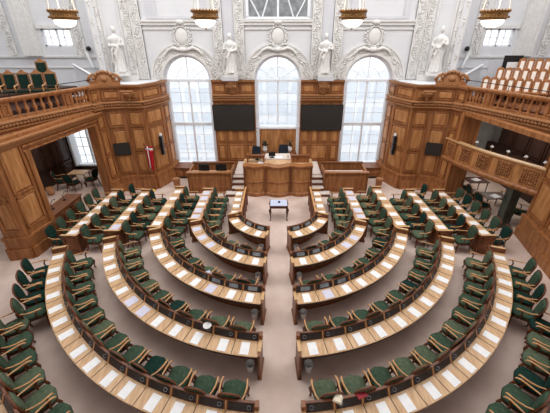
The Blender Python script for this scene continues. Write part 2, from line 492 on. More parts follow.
for s in (-1, 1):
    xa, xb = 1.22, 3.5
    p, q = (s * xa, YB), (s * xb, YB)
    T, L = along(p, q, -s)
    mb = MB(); FIELD[id(mb)] = 1; KEEP.append(mb); mb.box(0, L, 0, .16, 0, 5.36, T)
    T2 = lambda t, T=T: T((t[0], t[1] + .16, t[2]))
    panels(mb, T2, [.02, L * .26, L * .74, L - .02], [.85, 1.88], .03)
    panels(mb, T2, [.02, L * .26, L * .5, L * .74, L - .02], [1.92, 4.2], .02)
    panels(mb, T2, [.02, L * .36, L * .64, L - .02], [4.62, 5.22], .03)
    trim(mb, ['oak', 'oak_field'])
    sweep_mould([T((0, .16, 0)), T((L, .16, 0))], -s)
    # bracket under the statue
    mb = MB()
    mb.lathe([(.02, 4.60), (.12, 4.66), (.20, 4.80), (.24, 5.0), (.30, 5.12), (.34, 5.30), (.34, 5.38)], (s * 2.42, YB - .22, 0), 12)
    for k in range(5): mb.ball((s * 2.42 + (k - 2) * .11, YB - .46, 5.05), (.06, .07, .12), 6, 4)
    trim(mb, 'oak_carved')
# canted oak walls at the corners
PL = [(5.98, 16.6), (5.98, 15.72), (6.48, 14.52), (7.38, 14.5), (8.24, 14.2), (8.38, 13.62)]
for s in (-1, 1):
    pl = [(s * x, y) for x, y in PL]
    for i, (a, b) in enumerate(zip(pl, pl[1:])):
        us = [.06, .94]
        oak_wall(a, b, -s, 0, 5.36, us, [.9, 2.1, 3.35, 4.2], True)
        T, L = along(a, b, -s)
        mb = MB(); FIELD[id(mb)] = 1; KEEP.append(mb); panels(mb, T, [.04 * L, .96 * L], [4.64, 5.2], .03)
        mb.box(-.02, L + .02, 0, .16, 0, .5, T); mb.box(-.02, L + .02, 0, .10, .5, .72, T); mb.box(-.04, L + .04, 0, .13, .72, .80, T)
        trim(mb, ['oak', 'oak_field'])
    sweep_mould(pl, -s)
    cap = MB()    # flat top of the panelling up to the plaster
    cap.prism([(s * 5.98, 16.6), (s * 5.98, 15.72), (s * 6.48, 14.52), (s * 7.38, 14.5), (s * 8.24, 14.2), (s * 9.1, 15.4), (s * 8.72, 15.65), (s * 7.25, 16.6)], 5.30, 5.355)
    trim(cap, 'plaster')
# lintels over the side openings, near piers
QA, QB = (8.38, 13.62), (8.86, 9.9)
PIER = [(8.86, 9.9), (8.98, 8.86), (9.68, 8.72), (9.8, 9.9)]
for s in (-1, 1):
    a, b = (s * QA[0], QA[1]), (s * QB[0], QB[1])
    T, L = along(a, b, -s)
    if s < 0:
        mb = MB(); mb.box(0, L, -.3, 0, 3.72, 4.36, T)
        for k, (d, z) in enumerate(((.06, 3.72), (.10, 3.9), (.05, 4.1))): mb.box(-.1, L + .1, 0, d, z, z + .07, T)
        mb.box(-.02, .16, -.4, .06, 0, 3.75, T); mb.box(L - .16, L + .02, -.5, .06, 0, 3.75, T)
        trim(mb, 'oak')
        pp = [(s * x, y) for x, y in PIER]
        for c, d in zip(pp, pp[1:]):
            oak_wall(c, d, -s, 0, 4.36, [.07, .93], [1.1, 2.4, 4.1], True)
            T2, L2 = along(c, d, -s)
            mb = MB()
            mb.box(-.03, L2 + .03, 0, .12, 0, .42, T2); mb.box(-.03, L2 + .03, 0, .05, .42, .80, T2); mb.box(-.05, L2 + .05, 0, .09, .80, .90, T2)
            trim(mb, 'oak')
    else:
        mb = MB(); mb.box(-.1, L + 2.6, -.3, 0, 4.18, 4.36, T)
        mb.box(-.02, .2, -.9, .05, 0, 4.3, T)
        trim(mb, 'oak')
        pp = [(9.86, 10.25), (9.2, 7.7), (8.9, 5.9)]
        for c, d in zip(pp, pp[1:]):
            oak_wall(c, d, -s, 0, 4.36, [.05, .5, .95], [1.1, 2.6, 4.1], True)
            T2, L2 = along(c, d, -s)
            mb = MB()
            mb.box(-.03, L2 + .03, 0, .14, 0, .42, T2); mb.box(-.03, L2 + .03, 0, .09, .42, .86, T2); mb.box(-.05, L2 + .05, 0, .13, .86, .98, T2)
            trim(mb, 'oak')
        Tp, Lp = along(pp[0], (11.6, 10.6), s)
        mb = MB(); mb.box(0, Lp, -.2, 0, 0, 4.36, Tp); trim(mb, 'oak_dark')

# ------------------------------------------------------------------ galleries: slab, parapet with balusters, crest
PAR = [(8.28, 14.18), (8.82, 12.8), (9.66, 10.6), (10.1, 8.9)]
for s in (-1, 1):
    sl = MB()
    sl.prism([(s * x, y) for x, y in PAR] + [(s * 16.3, 8.6), (s * 16.3, 17), (s * 9.2, 17), (s * 8.9, 15.5)], 4.2, 4.36)
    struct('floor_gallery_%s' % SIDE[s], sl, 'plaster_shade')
    pl = [(s * x, y) for x, y in PAR]
    mb = MB()
    mb.sweep(pl, [(-.10, 4.2), (.04, 4.2), (.10, 4.28), (.17, 4.36), (.17, 4.40), (-.10, 4.40)], -s)
    mb.sweep(pl, [(-.14, 4.58), (.17, 4.58), (.17, 4.62), (.08, 4.68), (-.14, 4.68)], -s)
    mb.sweep(pl, [(-.10, 4.38), (.05, 4.38), (.05, 4.6), (-.10, 4.6)], -s)
    # soffit mouldings that step down to the lintel
    if s < 0:
        mb.sweep([(s * 8.3, 13.9), (s * 8.86, 9.9), (s * 9.0, 8.6)], [(-.9, 4.0), (.05, 4.0), (.12, 4.1), (.2, 4.2), (.2, 4.25), (-.9, 4.25)], -s)
    P = [Vector(a) for a in pl]
    for a, b in zip(P, P[1:]):
        L = (b - a).length; k = int(L / .12); d = (b - a) / L; n = Vector((-d.y, d.x)) * -s
        for i in range(k):
            c = a + d * L * (i + .5) / k + n * .09
            mb.ball((c.x, c.y, 4.49), (.08, .08, .09), 6, 4)
    trim(mb, 'oak_carved')
    who = 'with tall green chairs behind' if s < 0 else 'with rows of wooden seats behind'
    par = thing('balcony_balustrade', 'oak gallery balustrade %s' % who, 'balustrade', (0, 0, 0))
    r = MB(); r.sweep(pl, [(-.12, 5.26), (.10, 5.26), (.15, 5.34), (.15, 5.40), (-.16, 5.40), (-.16, 5.34)], -s); r.build('handrail', 'oak', par)
    r = MB(); r.sweep(pl, [(-.11, 4.66), (.09, 4.66), (.09, 4.76), (-.11, 4.76)], -s); r.build('base_rail', 'oak', par)
    for i, (a, b) in enumerate(zip(P, P[1:])):
        d = (b - a).normalized(); L = (b - a).length; n = Vector((-d.y, d.x)) * -s
        T, _ = along(a, b, -s)
        w = MB(); w.box(-.20, .20, -.10, .07, 4.74, 5.28, T); panels(w, lambda t: T((t[0], t[1] + .07, t[2])), [-.18, .18], [4.76, 5.26], .02)
        w.build('pedestal', 'oak', par)
        k = 6
        for j in range(k):
            c = a + d * (.30 + (L - .60) * (j + .5) / k)
            bl = MB(); bl.lathe([(.055, 4.75), (.06, 4.79), (.035, 4.82), (.075, 4.90), (.078, 4.96), (.04, 5.08), (.032, 5.14), (.055, 5.17), (.03, 5.19), (.055, 5.23), (.06, 5.27)], (c.x, c.y, 0), 10)
            bl.build('baluster', 'oak', par)
    # crest on the end pier
    T, L = along((s * 7.42, 14.5), (s * 8.24, 14.2), -s)
    cr = thing('carved_crest', 'carved oak shell crest on pier beside the %s gallery' % ('green-chaired' if s < 0 else 'wooden-seated'), 'carving', T((L * .62, -.12, 5.37)), math.atan2(14.2 - 14.5, s * .82) + (math.pi if s < 0 else 0), 'shell crests on the gallery ends')
    c = MB(); c.box(-.62, .62, -.14, .14, 0, .14); c.ball((0, 0, .16), (.42, .14, .40), 14, 8); c.build('crest_body', 'oak_carved', cr)
    c = MB()
    for k in range(9):
        t = math.pi * k / 8
        c.ball((.44 * math.cos(t), -.05, .18 + .40 * math.sin(t)), (.09, .12, .09), 7, 5)
    for q in (-1, 1):
        c.tube([(q * .40, -.04, .5), (q * .56, -.04, .40), (q * .66, -.04, .22), (q * .58, -.04, .12)], [.05, .07, .09, .07], 7)
    c.ball((0, -.12, .28), (.16, .08, .14), 8, 5)
    c.build('scrollwork', 'oak_carved', cr)
    # carved shell basin on the frieze
    T, L = along((s * 6.48, 14.52), (s * 7.38, 14.5), -s)
    b = MB()
    b.lathe([(.03, 4.66), (.08, 4.72), (.05, 4.78), (.16, 4.86), (.26, 4.98), (.28, 5.04), (.22, 5.06)], T((L * .55, .16, 0)), 14)
    for k in range(7): b.ball(T((L * .55 + (k - 3) * .08, .34, 5.10)), (.06, .06, .06), 6, 4)
    o = b.build('carved_basin', 'oak_carved'); tag(o, 'carved oak shell basin on the frieze above the %s' % ('flag' if s < 0 else 'corner near the press box'), 'carving', 'carved basins on the frieze')

for nm, loc, e in (('press_box_fill_light', (11.0, 13.0, 4.1), 60), ('press_lobby_fill_light', (11.0, 13.4, 1.75), 22), ('lobby_fill_light', (-10.8, 13.5, 4.1), 50)):  # added fill lamps without fixtures, brightening the side rooms under the galleries
    A_ = bpy.data.lights.new(nm, 'AREA'); A_.shape = 'RECTANGLE'; A_.size = 1.6; A_.size_y = 4; A_.energy = e; A_.color = (1, .93, .84)
    ao = bpy.data.objects.new(nm, A_); ao.location = loc; COL.objects.link(ao)

# ------------------------------------------------------------------ lower side rooms
# flag side: dark panelled lobby with a window
lb = MB()
lb.box(-12.6, -12.3, 3.0, 17.2, 0, 4.2)
T = lambda p: (-12.3 + p[1], p[0], p[2])
panels(lb, T, [10.2, 11.7, 13.2, 14.7, 16.2], [.9, 3.4], .04)
lb.box(-12.3, -11.85, 15.3, 16.1, 0, 4.2)
panels(lb, lambda p: (-11.85 + p[1], p[0], p[2]), [15.32, 16.08], [.2, 1.0, 3.2], .03)
panels(lb, lambda p: (p[0], 15.3 - p[1], p[2]), [-12.28, -11.87], [.2, 1.0, 3.2], .03)
struct('wall_lobby_side', lb, 'dark_wood')
lb = MB()
lb.box(-12.6, -12.1, 17.0, 17.3, 0, 4.2); lb.box(-10.3, -8, 17.0, 17.3, 0, 4.2); lb.box(-12.1, -10.3, 17, 17.3, 0, .4); lb.box(-12.1, -10.3, 17, 17.3, 3.9, 4.2)
lb.box(-8.9, -8.36, 13.7, 17, 0, 4.2)
struct('wall_lobby_back', lb, 'dark_wood')
root = bpy.data.objects.new('window_7', None); COL.objects.link(root); root.location = (-11.2, 17.1, 0); root['kind'] = 'structure'
f = MB(); f.box(-.9, -.78, -.5, .05, .4, 3.9); f.box(.78, .9, -.1, .05, .4, 3.9); f.box(-.9, .9, -.3, .05, .35, .45)
f.box(-.06, .06, -.04, .04, .4, 3.9); f.box(-.9, .9, -.04, .04, 2.55, 2.65)
for x in (-.42, .42): f.box(x - .015, x + .015, -.02, .02, .4, 3.9)
for z in (.95, 1.5, 2.05, 3.1): f.box(-.8, .8, -.02, .02, z - .015, z + .015)
f.build('window_frame', 'window_white', root)['kind'] = 'structure'
g = MB(); g.add([(-.8, .03, .4), (.8, .03, .4), (.8, .03, 3.9), (-.8, .03, 3.9)], [(0, 1, 2, 3)]); g.build('glass_pane', 'glass', root)['kind'] = 'structure'
# press box side: back wall, box floor
lb = MB()
lb.box(12.6, 12.9, 7.7, 17.2, 0, 4.2); lb.box(8.3, 12.6, 17.0, 17.3, 0, 4.2)
struct('wall_press_side', lb, 'grey_wall')
lb = MB(); lb.box(12.25, 12.6, 9.0, 16.0, 1.9, 3.5)
panels(lb, lambda p: (12.25 - p[1], p[0], p[2]), [9 + k for k in range(8)], [2.0, 3.4], .03)
trim(lb, 'dark_wood')
lb = MB(); lb.box(12.3, 12.6, 7.7, 16.9, 0, 1.9); trim(lb, 'dark_wood')

# ------------------------------------------------------------------ exterior seen through the windows
g = MB(); g.box(-60, 60, 22, 90, -8.2, -8)
struct('ground', g, 'facade')
def block(label, x0, x1, y, z1, nw, rows):
    b = thing('office_building', label, 'building', ((x0 + x1) / 2, y, -8), 0, 'buildings outside the windows')
    w = (x1 - x0) / 2
    m = MB(); m.box(-w, w, 0, 8, 0, z1 + 8); m.build('facade', 'facade', b)
    for r in range(rows):
        for k in range(nw):
            x = -w + (k + .5) * 2 * w / nw; z = 8 + z1 - 1.2 - r * 2.6
            m = MB(); m.box(x - .55, x + .55, -.06, .02, z - 1.5, z)
            m.box(x - .7, x + .7, -.14, 0, z - 1.62, z - 1.5)
            m.build('window', 'facade_glass', b)
block('pale building seen through the window nearest the flag', -21, -7, 33, 3.8, 9, 4)
block('pale building seen through the middle window', -6, 6, 36, 4.6, 8, 4)
block('pale building seen through the press side window', 7, 21, 33, 4.4, 9, 4)

# ------------------------------------------------------------------ podium, stairs, side desks
pf = MB()
pf.box(-2.3, 2.3, 14.6, YB - .02, 0, .80)
for s in (-1, 1): pf.box(*sorted((s * 2.3, s * 4.75)), 15.0, YB - .02, 0, .18)
struct('floor_platform', pf, 'step')
pod = thing('podium', 'wide oak speaker podium with three bowed bays below the middle window', 'podium', (0, 13.7, 0))
def bow(x0, x1, b, n=10): return [(x0 + (x1 - x0) * i / n, -b * math.sin(math.pi * i / n)) for i in range(n + 1)]
front = [(-1.72, .9), (-1.72, 0), (-1.60, 0)] + bow(-1.52, -.76, .12) + [(-.70, .02), (-.58, .02)] + bow(-.52, .52, .20, 14) + [(.58, .02), (.70, .02)] + bow(.76, 1.52, .12) + [(1.60, 0), (1.72, 0), (1.72, .9)]
m = MB(); m.prism(front, 0, 1.6); m.build('body', 'oak_field', pod)
def pod_mould(name, prof, mm='oak'):
    m = MB(); m.sweep(front[1:-1], prof, -1); m.build(name, mm, pod)
pod_mould('plinth', [(-.02, 0), (.08, 0), (.08, .16), (.03, .22), (-.02, .22)])
pod_mould('waist_moulding', [(-.02, .74), (.04, .74), (.07, .80), (.04, .86), (-.02, .86)])
pod_mould('cornice', [(-.02, 1.48), (.03, 1.50), (.10, 1.60), (.10, 1.66), (-.3, 1.66)], 'oak')
m = MB(); m.box(-1.74, 1.74, -.02, .92, 1.6, 1.655); m.build('top', 'desk_top', pod)
for x in (-1.66, -.64, .64, 1.66):
    m = MB(); m.box(x - .05, x + .05, -.06, .05, .2, 1.5); m.build('pilaster', 'oak_dark', pod)
def lectern(x, label, open_back):
    l = thing('lectern', label, 'lectern', (x, 14.15, 1.656))
    m = MB(); m.box(-.40, .40, -.08, 0, 0, .34) if not open_back else m.box(-.40, .40, -.06, 0, .26, .34)
    m.build('front_panel', 'oak', l)
    m = MB(); m.box(-.46, .46, -.14, .06, .34, .40); m.build('ledge', 'desk_wood', l)
    for s in (-1, 1):
        m = MB(); m.box(*sorted((s * .38, s * .44)), -.10, .30, 0, .36); m.build('side_panel', 'oak', l)
lectern(1.12, 'oak lectern box with solid front on the podium top', False)
lectern(-1.12, 'open oak lectern frame on the podium top by the black office chair', True)
sd = thing('speaker_desk', 'oak desk with pale top in the middle behind the podium front', 'desk', (0, 14.5, .80))
m = MB(); m.box(-.66, .66, -.05, .75, .86, .92); m.build('desktop', 'step', sd)
for s in (-1, 1): m = MB(); m.box(*sorted((s * .6, s * .66)), 0, .7, 0, .86); m.build('side_panel', 'oak', sd)
cre = thing('sideboard', 'low oak sideboard against the panel behind the speaker seat', 'sideboard', (0, 16.25, .80))
m = MB(); m.box(-1.0, 1.0, -.2, .2, 0, .60); m.build('body', 'oak', cre)
m = MB(); m.box(-1.05, 1.05, -.24, .24, .60, .66); m.build('top', 'oak_dark', cre)
for s, w in ((-1, 'nearer the flag'), (1, 'farther from the flag')):
    v = thing('flower_vase', 'white vase of dark leaves behind the podium, the one %s' % w, 'vase', (s * .70 - .02, 16.2, 1.46))
    m = MB(); m.lathe([(.06, 0), (.11, .1), (.13, .22), (.08, .32), (.10, .36)], n=14); m.build('vase', 'white', v)
    m = MB()
    for k in range(26):
        a = random.uniform(0, 6.28); r = random.uniform(.02, .2); z = .42 + random.uniform(-.06, .22)
        m.ball((r * math.cos(a), r * math.sin(a), z), (.05, .05, .03), 5, 4)
    m.build('foliage', 'leaf', v)
def office_chair(label, loc, rz):
    c = thing('office_chair', label, 'chair', loc, rz)
    m = MB(); m.box(-.26, .26, -.25, .25, .44, .54); m.build('seat', 'navy', c)
    m = MB(); m.prism([(-.24, .0), (.24, .0), (.27, .35), (.22, .66), (-.22, .66), (-.27, .35)], 0, .09, lambda p: (p[0], -.28 - p[2] - p[1] * .15, .56 + p[1])); m.build('backrest', 'navy', c)
    m = MB(); m.tube([(0, 0, .06), (0, 0, .44)], .04)
    for k in range(5):
        t = k * 2 * math.pi / 5; m.tube([(0, 0, .1), (.28 * math.cos(t), .28 * math.sin(t), .04)], .03, 6)
    m.build('star_base', 'black', c)
    for s in (-1, 1):
        m = MB(); m.tube([(s * .28, -.15, .5), (s * .3, -.15, .72), (s * .3, .15, .72)], .025, 6); m.build('armrest', 'black', c)
office_chair('dark office chair at the middle of the podium behind the white desk', (.26, 15.4, .80), R(172))
office_chair('dark office chair standing behind the open lectern frame', (-1.36, 15.2, .80), R(150))
def monitor(label, loc, rz, m_='black', sc=1.0):
    t = thing('monitor', label, 'monitor', loc, rz)
    m = MB(); m.box(-.25 * sc, .25 * sc, -.02, .02, .08, .08 + .34 * sc); m.build('screen', m_, t)
    m = MB(); m.box(-.03, .03, -.02, .02, 0, .12); m.box(-.12, .12, -.08, .08, 0, .015); m.build('stand', 'black', t)
monitor('black monitor on the speaker desk in the middle of the podium', (-.30, 14.6, 1.72), R(10), sc=.7)
monitor('black monitor at the open lectern on the podium', (-1.05, 14.45, 1.656), R(-12), sc=.85)
for k, (x, y, l) in enumerate(((-.70, 14.5, 'small pale jug on the podium beside the open lectern'), (.52, 14.6, 'small pale cup on the speaker desk by the solid lectern'))):
    m = MB(); m.lathe([(.05, 0), (.06, .08), (.05, .16), (.055, .2)], (0, 0, 0), 12)
    o = m.build('cup', 'paper_cream'); o.location = (x, y, 1.66 if k == 0 else 1.72); tag(o, l, 'cup')
for x, y, z, w, l in ((-.86, 14.1, 1.657, .26, 'white sheet lying on the podium top by the open lectern'), (.02, 14.7, 1.721, .4, 'white papers spread in the middle of the speaker desk')):
    m = MB(); m.box(-w / 2, w / 2, -.15, .15, 0, .006); o = m.build('paper', 'paper'); o.location = (x, y, z); tag(o, l, 'paper')
for s in (-1, 1):
    st = thing('steps', 'pale carpeted steps up to the podium on the %s' % ('side of the flag' if s < 0 else 'press box side'), 'steps', (s * 2.06, 13.5, 0))
    for k in range(4):
        m = MB(); y0 = .0 + k * .3
        w0, w1 = (-.34 - (.25 if k == 0 else 0), .30) if s > 0 else (-.30, .34 + (.25 if k == 0 else 0))
        w0, w1 = (-.34, .30 + (.3 if k == 0 else 0)) if s > 0 else (-.30 - (.3 if k == 0 else 0), .34)
        m.box(w0, w1, y0, 1.1, k * .18, k * .18 + .15); m.build('riser', 'oak_dark', st)
        m = MB(); m.box(w0, w1, y0 - .03, y0 + .33, k * .18 + .15, k * .18 + .18); m.build('tread', 'step', st)
    d = thing('clerk_desk', 'long oak fronted clerk desk %s' % ('with black screens near the flag' if s < 0 else 'with bare pale counter on the press box side'), 'desk', (s * 3.50, 13.94, 0))
    m = MB(); m.box(-1.08, 1.08, 0, .10, 0, 1.12)
    panels(m, lambda p: (p[0], -p[1], p[2]), [-1.06, 1.06], [.12, 1.05], .015); m.box(-1.12, 1.12, -.04, .1, 0, .12)
    m.build('front_panel', 'oak', d)
    m = MB(); m.box(-1.14, 1.14, -.06, .16, 1.12, 1.18); m.build('top_ledge', 'oak', d)
    m = MB(); m.box(-1.05, 1.05, .1, .75, .92, .97); m.build('desktop', 'step' if s > 0 else 'desk_top', d)
    for q in (-1, 1):
        m = MB(); m.box(*sorted((q * 1.05, q * 1.12)), 0, 1.35, 0, 1.12); m.build('side_panel', 'oak', d)
    m = MB(); m.box(-1.12, 1.12, 1.3, 1.4, 0, 1.16); m.build('back_panel', 'oak', d)
    m = MB(); m.box(-1.16, 1.16, 1.26, 1.44, 1.16, 1.22); m.build('back_ledge', 'desk_wood', d)
    # bench below the tall window
    b = thing('window_bench', 'low oak cupboard under the %s' % ('window nearest the flag' if s < 0 else 'press side window'), 'cupboard', (s * 4.95, 16.1, 0))
    m = MB(); m.box(-1.0, 1.0, -.35, .45, .12, .62); panels(m, lambda p: (p[0], -.35 - p[1], p[2]), [-1, -.33, .33, 1], [.12, .62], .02); m.build('body', 'oak', b)
    m = MB(); m.box(-1.04, 1.04, -.40, .47, .62, .68); m.build('top', 'oak_dark', b)
    m = MB(); m.box(-.95, .95, -.30, .40, 0, .12); m.build('plinth', 'black', b)
    wb = MB(); wb.lathe([(.14, 0), (.15, .02), (.19, .44), (.21, .46), (.19, .45), (.15, .06)], n=16)
    o = wb.build('waste_basket', 'terracotta'); o.location = (s * 5.5, 14.75, 0)
    tag(o, 'tan woven waste basket on the floor by the corner %s' % ('near the flag' if s < 0 else 'on the press box side'), 'basket')
for x, l in ((-3.85, 'black screen in the flag side clerk desk, farther from the podium'), (-2.95, 'black screen in the flag side clerk desk, nearer the podium')):
    monitor(l, (x, 14.45, .97), R(180), sc=1.1)
for k in range(3):
    m = MB(); m.box(-.16, .16, -.11, .11, 0, .012); o = m.build('paper', 'paper'); o.location = (-3.45 + .42 * (k - 1) * (1 if k else 1.9), 14.2, .97)
    tag(o, '%s white paper from the podium on the flag side clerk desk' % ['third', 'second', 'first'][k], 'paper')

# wall screens
for s in (-1, 1):
    t = thing('wall_screen', 'large black flat screen on oak panelling %s' % ('between middle window and flag side window' if s < 0 else 'between middle window and press side window'), 'screen', (s * 2.40, YB - .20, 2.68))
    m = MB(); m.box(-1.14, 1.14, -.08, -.02, 0, 1.42); m.build('casing', 'black', t)
    m = MB(); m.box(-1.10, 1.10, -.088, -.078, .04, 1.38); m.build('screen', 'tv_black', t)
    m = MB(); m.box(-.3, .3, -.03, .05, .4, 1.0); m.build('wall_bracket', 'black', t)
    T, L = along((s * 7.38, 14.5), (s * 8.24, 14.2), -s)
    t = thing('wall_monitor', 'small black screen on the canted oak wall %s' % ('beside the lobby opening' if s < 0 else 'next to the press box'), 'screen', T((L * .50, .10, 2.0)), math.atan2(-.3, s * .86) + (math.pi if s < 0 else 0))
    m = MB(); m.box(-.36, .36, -.05, .03, 0, .62); m.build('casing', 'black', t)
    m = MB(); m.box(-.33, .33, -.055, -.045, .03, .59); m.build('screen', 'tv_black', t)
    m = MB(); m.box(-.1, .1, .02, .08, .2, .4); m.build('wall_bracket', 'black', t)
    T, L = along((s * 5.98, 15.72), (s * 6.48, 14.52), -s)
    t = thing('wall_loudspeaker', 'slim black loudspeaker on the oak corner %s' % ('right of the flag' if s < 0 else 'beside the press side window'), 'loudspeaker', T((L * .5, .16, 1.75)), 0)
    m = MB(); m.box(-.07, .07, -.08, .08, 0, 1.0); m.build('cabinet', 'black', t)
    m = MB(); m.box(-.05, .05, -.02, .1, .85, 1.12); m.build('bracket', 'white', t)
# flag
fg = thing('flag', 'red flag with white cross hanging from a pole by the oak wall', 'flag', (-6.62, 14.2, 0))
m = MB(); m.lathe([(.16, 0), (.17, .04), (.05, .08), (.03, .12)], n=14); m.build('base', 'brass', fg)
m = MB(); m.tube([(0, 0, .1), (0, 0, 2.55)], .018); m.ball((0, 0, 2.6), .05); m.build('pole', 'desk_wood', fg)
m = MB(); rows = []
for j in range(13):
    z = 2.48 - j * .088; rows.append([(.03 + .036 * i * (1 - .02 * j) , .05 * math.sin(i * 1.5 + j * .1) - .03, z - i * .012 * j * .22) for i in range(11)])
n = 11; vs = [p for r in rows for p in r]
for mi_ in (0, 1):
    m.cur = mi_
    fs = []
    for j in range(12):
        for i in range(10):
            cross = (i == 3) or (j == 1)
            if cross == bool(mi_): fs.append((j * n + i, j * n + i + 1, (j + 1) * n + i + 1, (j + 1) * n + i))
    m.add(vs, fs, True)
o = m.build('cloth', ['red', 'white'], fg)
sol = o.modifiers.new('thick', 'SOLIDIFY'); sol.thickness = .008

# small table before the podium
t = thing('side_table', 'small mahogany table with blue white top alone before the podium', 'table', (.03, 11.58, 0))
m = MB(); m.box(-.40, .40, -.31, .31, .70, .735); m.build('tabletop', 'mahogany', t)
m = MB(); m.box(-.37, .37, -.28, .28, .735, .745); m.build('writing_surface', 'blue_cloth', t)
m = MB(); m.box(-.36, .36, -.27, .27, .60, .70); m.build('apron', 'mahogany', t)
for sx in (-1, 1):
    for sy in (-1, 1):
        m = MB(); m.tube([(sx * .35, sy * .26, .68), (sx * .40, sy * .30, .55), (sx * .37, sy * .275, .3), (sx * .35, sy * .26, .08), (sx * .38, sy * .29, 0.0)], [.035, .045, .03, .022, .035], 8); m.build('leg', 'mahogany', t)
m = MB(); m.lathe([(.05, 0), (.05, .05), (.02, .06)], n=10); o = m.build('inkwell', 'navy'); o.location = (.05, 11.6, .745); tag(o, 'small dark inkwell on the table before the podium', 'inkwell')

# ------------------------------------------------------------------ chairs
def chair_proto(fabric):
    c = bpy.data.objects.new('armchair', None); COL.objects.link(c); c.empty_display_size = .1
    c['category'] = 'chair'
    def outline(w0, w1, d0, d1, z, k=20):
        pts = []
        for i in range(k):
            t = 2 * math.pi * i / k; cx, sy = math.cos(t), math.sin(t)
            e = .38
            x = abs(cx) ** e * (1 if cx >= 0 else -1); y = abs(sy) ** e * (1 if sy >= 0 else -1)
            w = w0 + (w1 - w0) * (y + 1) / 2
            yy = (d0 + d1) / 2 + y * (d1 - d0) / 2
            if y > .2: yy += .03 * math.cos(x * math.pi * .9)
            pts.append((x * w, yy, z))
        return pts
    m = MB(); m.loft([outline(.21, .26, -.20, .26, .40), outline(.235, .285, -.22, .285, .425), outline(.23, .28, -.215, .28, .465), outline(.195, .24, -.18, .24, .495), outline(.08, .1, -.06, .1, .503)])
    m.build('seat', fabric, c)
    m = MB(); m.loft([outline(.215, .265, -.225, .265, .345), outline(.225, .278, -.235, .278, .36), outline(.225, .278, -.235, .278, .405), outline(.2, .25, -.2, .25, .41)], False)
    m.build('seat_frame', 'chair_wood', c)
    # shield shaped upholstered back, leaning a little
    def shield(sc, y):
        pts = []
        for i in range(22):
            t = 2 * math.pi * i / 22; cx, sy = math.cos(t), math.sin(t)
            e = .6
            x = abs(cx) ** e * (1 if cx >= 0 else -1) * (.205 + .035 * sy); z = abs(sy) ** e * (1 if sy >= 0 else -1) * .235
            if sy > 0: z += .04 * math.cos(x / .24 * 1.5)
            pts.append((x * sc, z * (sc if sc < 1 else 1 + (sc - 1) * .8), y))
        return [(a, -.225 + yy - (z + .24) * .17, .755 + z) for a, z, yy in pts]
    b = MB(); b.loft([shield(.86, .045), shield(.97, .03), shield(1.0, 0), shield(.9, -.03)])
    bo = b.build('backrest', fabric, c)
    f = MB(); ring_pts = shield(1.09, -.01); ring_pts.append(ring_pts[0]); f.tube(ring_pts, .021, 6)
    for s in (-1, 1): f.tube([(s * .17, -.20, .36), (s * .175, -.225, .58)], .022, 6)
    f.build('back_frame', 'chair_wood', c)
    for s in (-1, 1):
        a = MB()
        a.tube([(s * .225, -.235, .71), (s * .262, -.12, .685), (s * .282, .02, .675), (s * .280, .13, .685), (s * .262, .20, .675), (s * .256, .215, .645)], [.015, .018, .022, .022, .02, .015], 7)
        a.build('armrest', 'arm_wood', c)
        a = MB(); a.tube([(s * .268, .12, .67), (s * .285, .06, .56), (s * .262, .09, .44), (s * .25, .12, .36)], [.02, .022, .022, .024], 6)
        a.build('arm_support', 'chair_wood', c)
        l = MB(); l.tube([(s * .235, .23, .37), (s * .265, .265, .28), (s * .245, .245, .14), (s * .235, .24, .05), (s * .255, .265, 0.012)], [.032, .036, .024, .017, .026], 7); l.build('leg', 'chair_wood', c)
        l = MB(); l.tube([(s * .20, -.20, .37), (s * .20, -.215, .2), (s * .225, -.27, .012)], [.028, .022, .02], 7); l.build('leg', 'chair_wood', c)
    return remember(c)
PROTO = {}
def armchair(x, y, rz, label, group, fab):
    if fab not in PROTO:
        PROTO[fab] = c = chair_proto(fab)
    else:
        c = copy_tree(PROTO[fab])
    c.location = (x, y, 0); c.rotation_euler = (0, 0, rz); c['label'] = label; c['group'] = group
    return c
FAB = {'green': 'green', 'olive': 'faded green', 'teal': 'dark green'}
rc = random.Random(11)
def pick(): return rc.choice(['green', 'green', 'green', 'olive', 'olive', 'teal'])

# ------------------------------------------------------------------ curved desks
YC = 11.05; A0 = R(21.5); DX = .50
RING = [(2.15, 3), (3.63, 6), (5.12, 9), (6.62, 12), (8.13, 15), (9.72, 15)]
RNAME = ['smallest', 'second smallest', 'third', 'fourth', 'outermost', 'cut off corner']
def pt(s, r, a, z=0): return (s * r * math.cos(a), YC - r * math.sin(a), z)
def aend(r): return math.acos(DX / r)
def band(mb, s, r0, r1, z0, z1, a0, a1, n):
    rs = []
    for i in range(n + 1):
        a = a0 + (a1 - a0) * i / n
        rs.append([pt(s, r0, a, z0), pt(s, r1, a, z0), pt(s, r1, a, z1), pt(s, r0, a, z1)])
    return mb.loft(rs, False)
def prof_band(mb, s, prof, a0, a1, n, smooth=False):
    return mb.loft([[pt(s, r, a0 + (a1 - a0) * i / n, z) for r, z in prof] for i in range(n + 1)], smooth)
papers = []
PAPER_MESH = {}
def sheet(kind, loc, rz, label, group, w=.21, h=.31):
    key = (kind, w)
    if key not in PAPER_MESH:
        m = MB(); m.box(-w / 2, w / 2, -h / 2, h / 2, 0, .008); o = m.build('paper', kind); PAPER_MESH[key] = o.data
    else:
        o = bpy.data.objects.new('paper', PAPER_MESH[key]); COL.objects.link(o)
    o.location = loc; o.rotation_euler = (0, 0, rz)
    return tag(o, label, 'paper', group)
def side_desk_dir(s, a): return math.atan2(math.sin(a), -s * math.cos(a))      # towards the hall centre
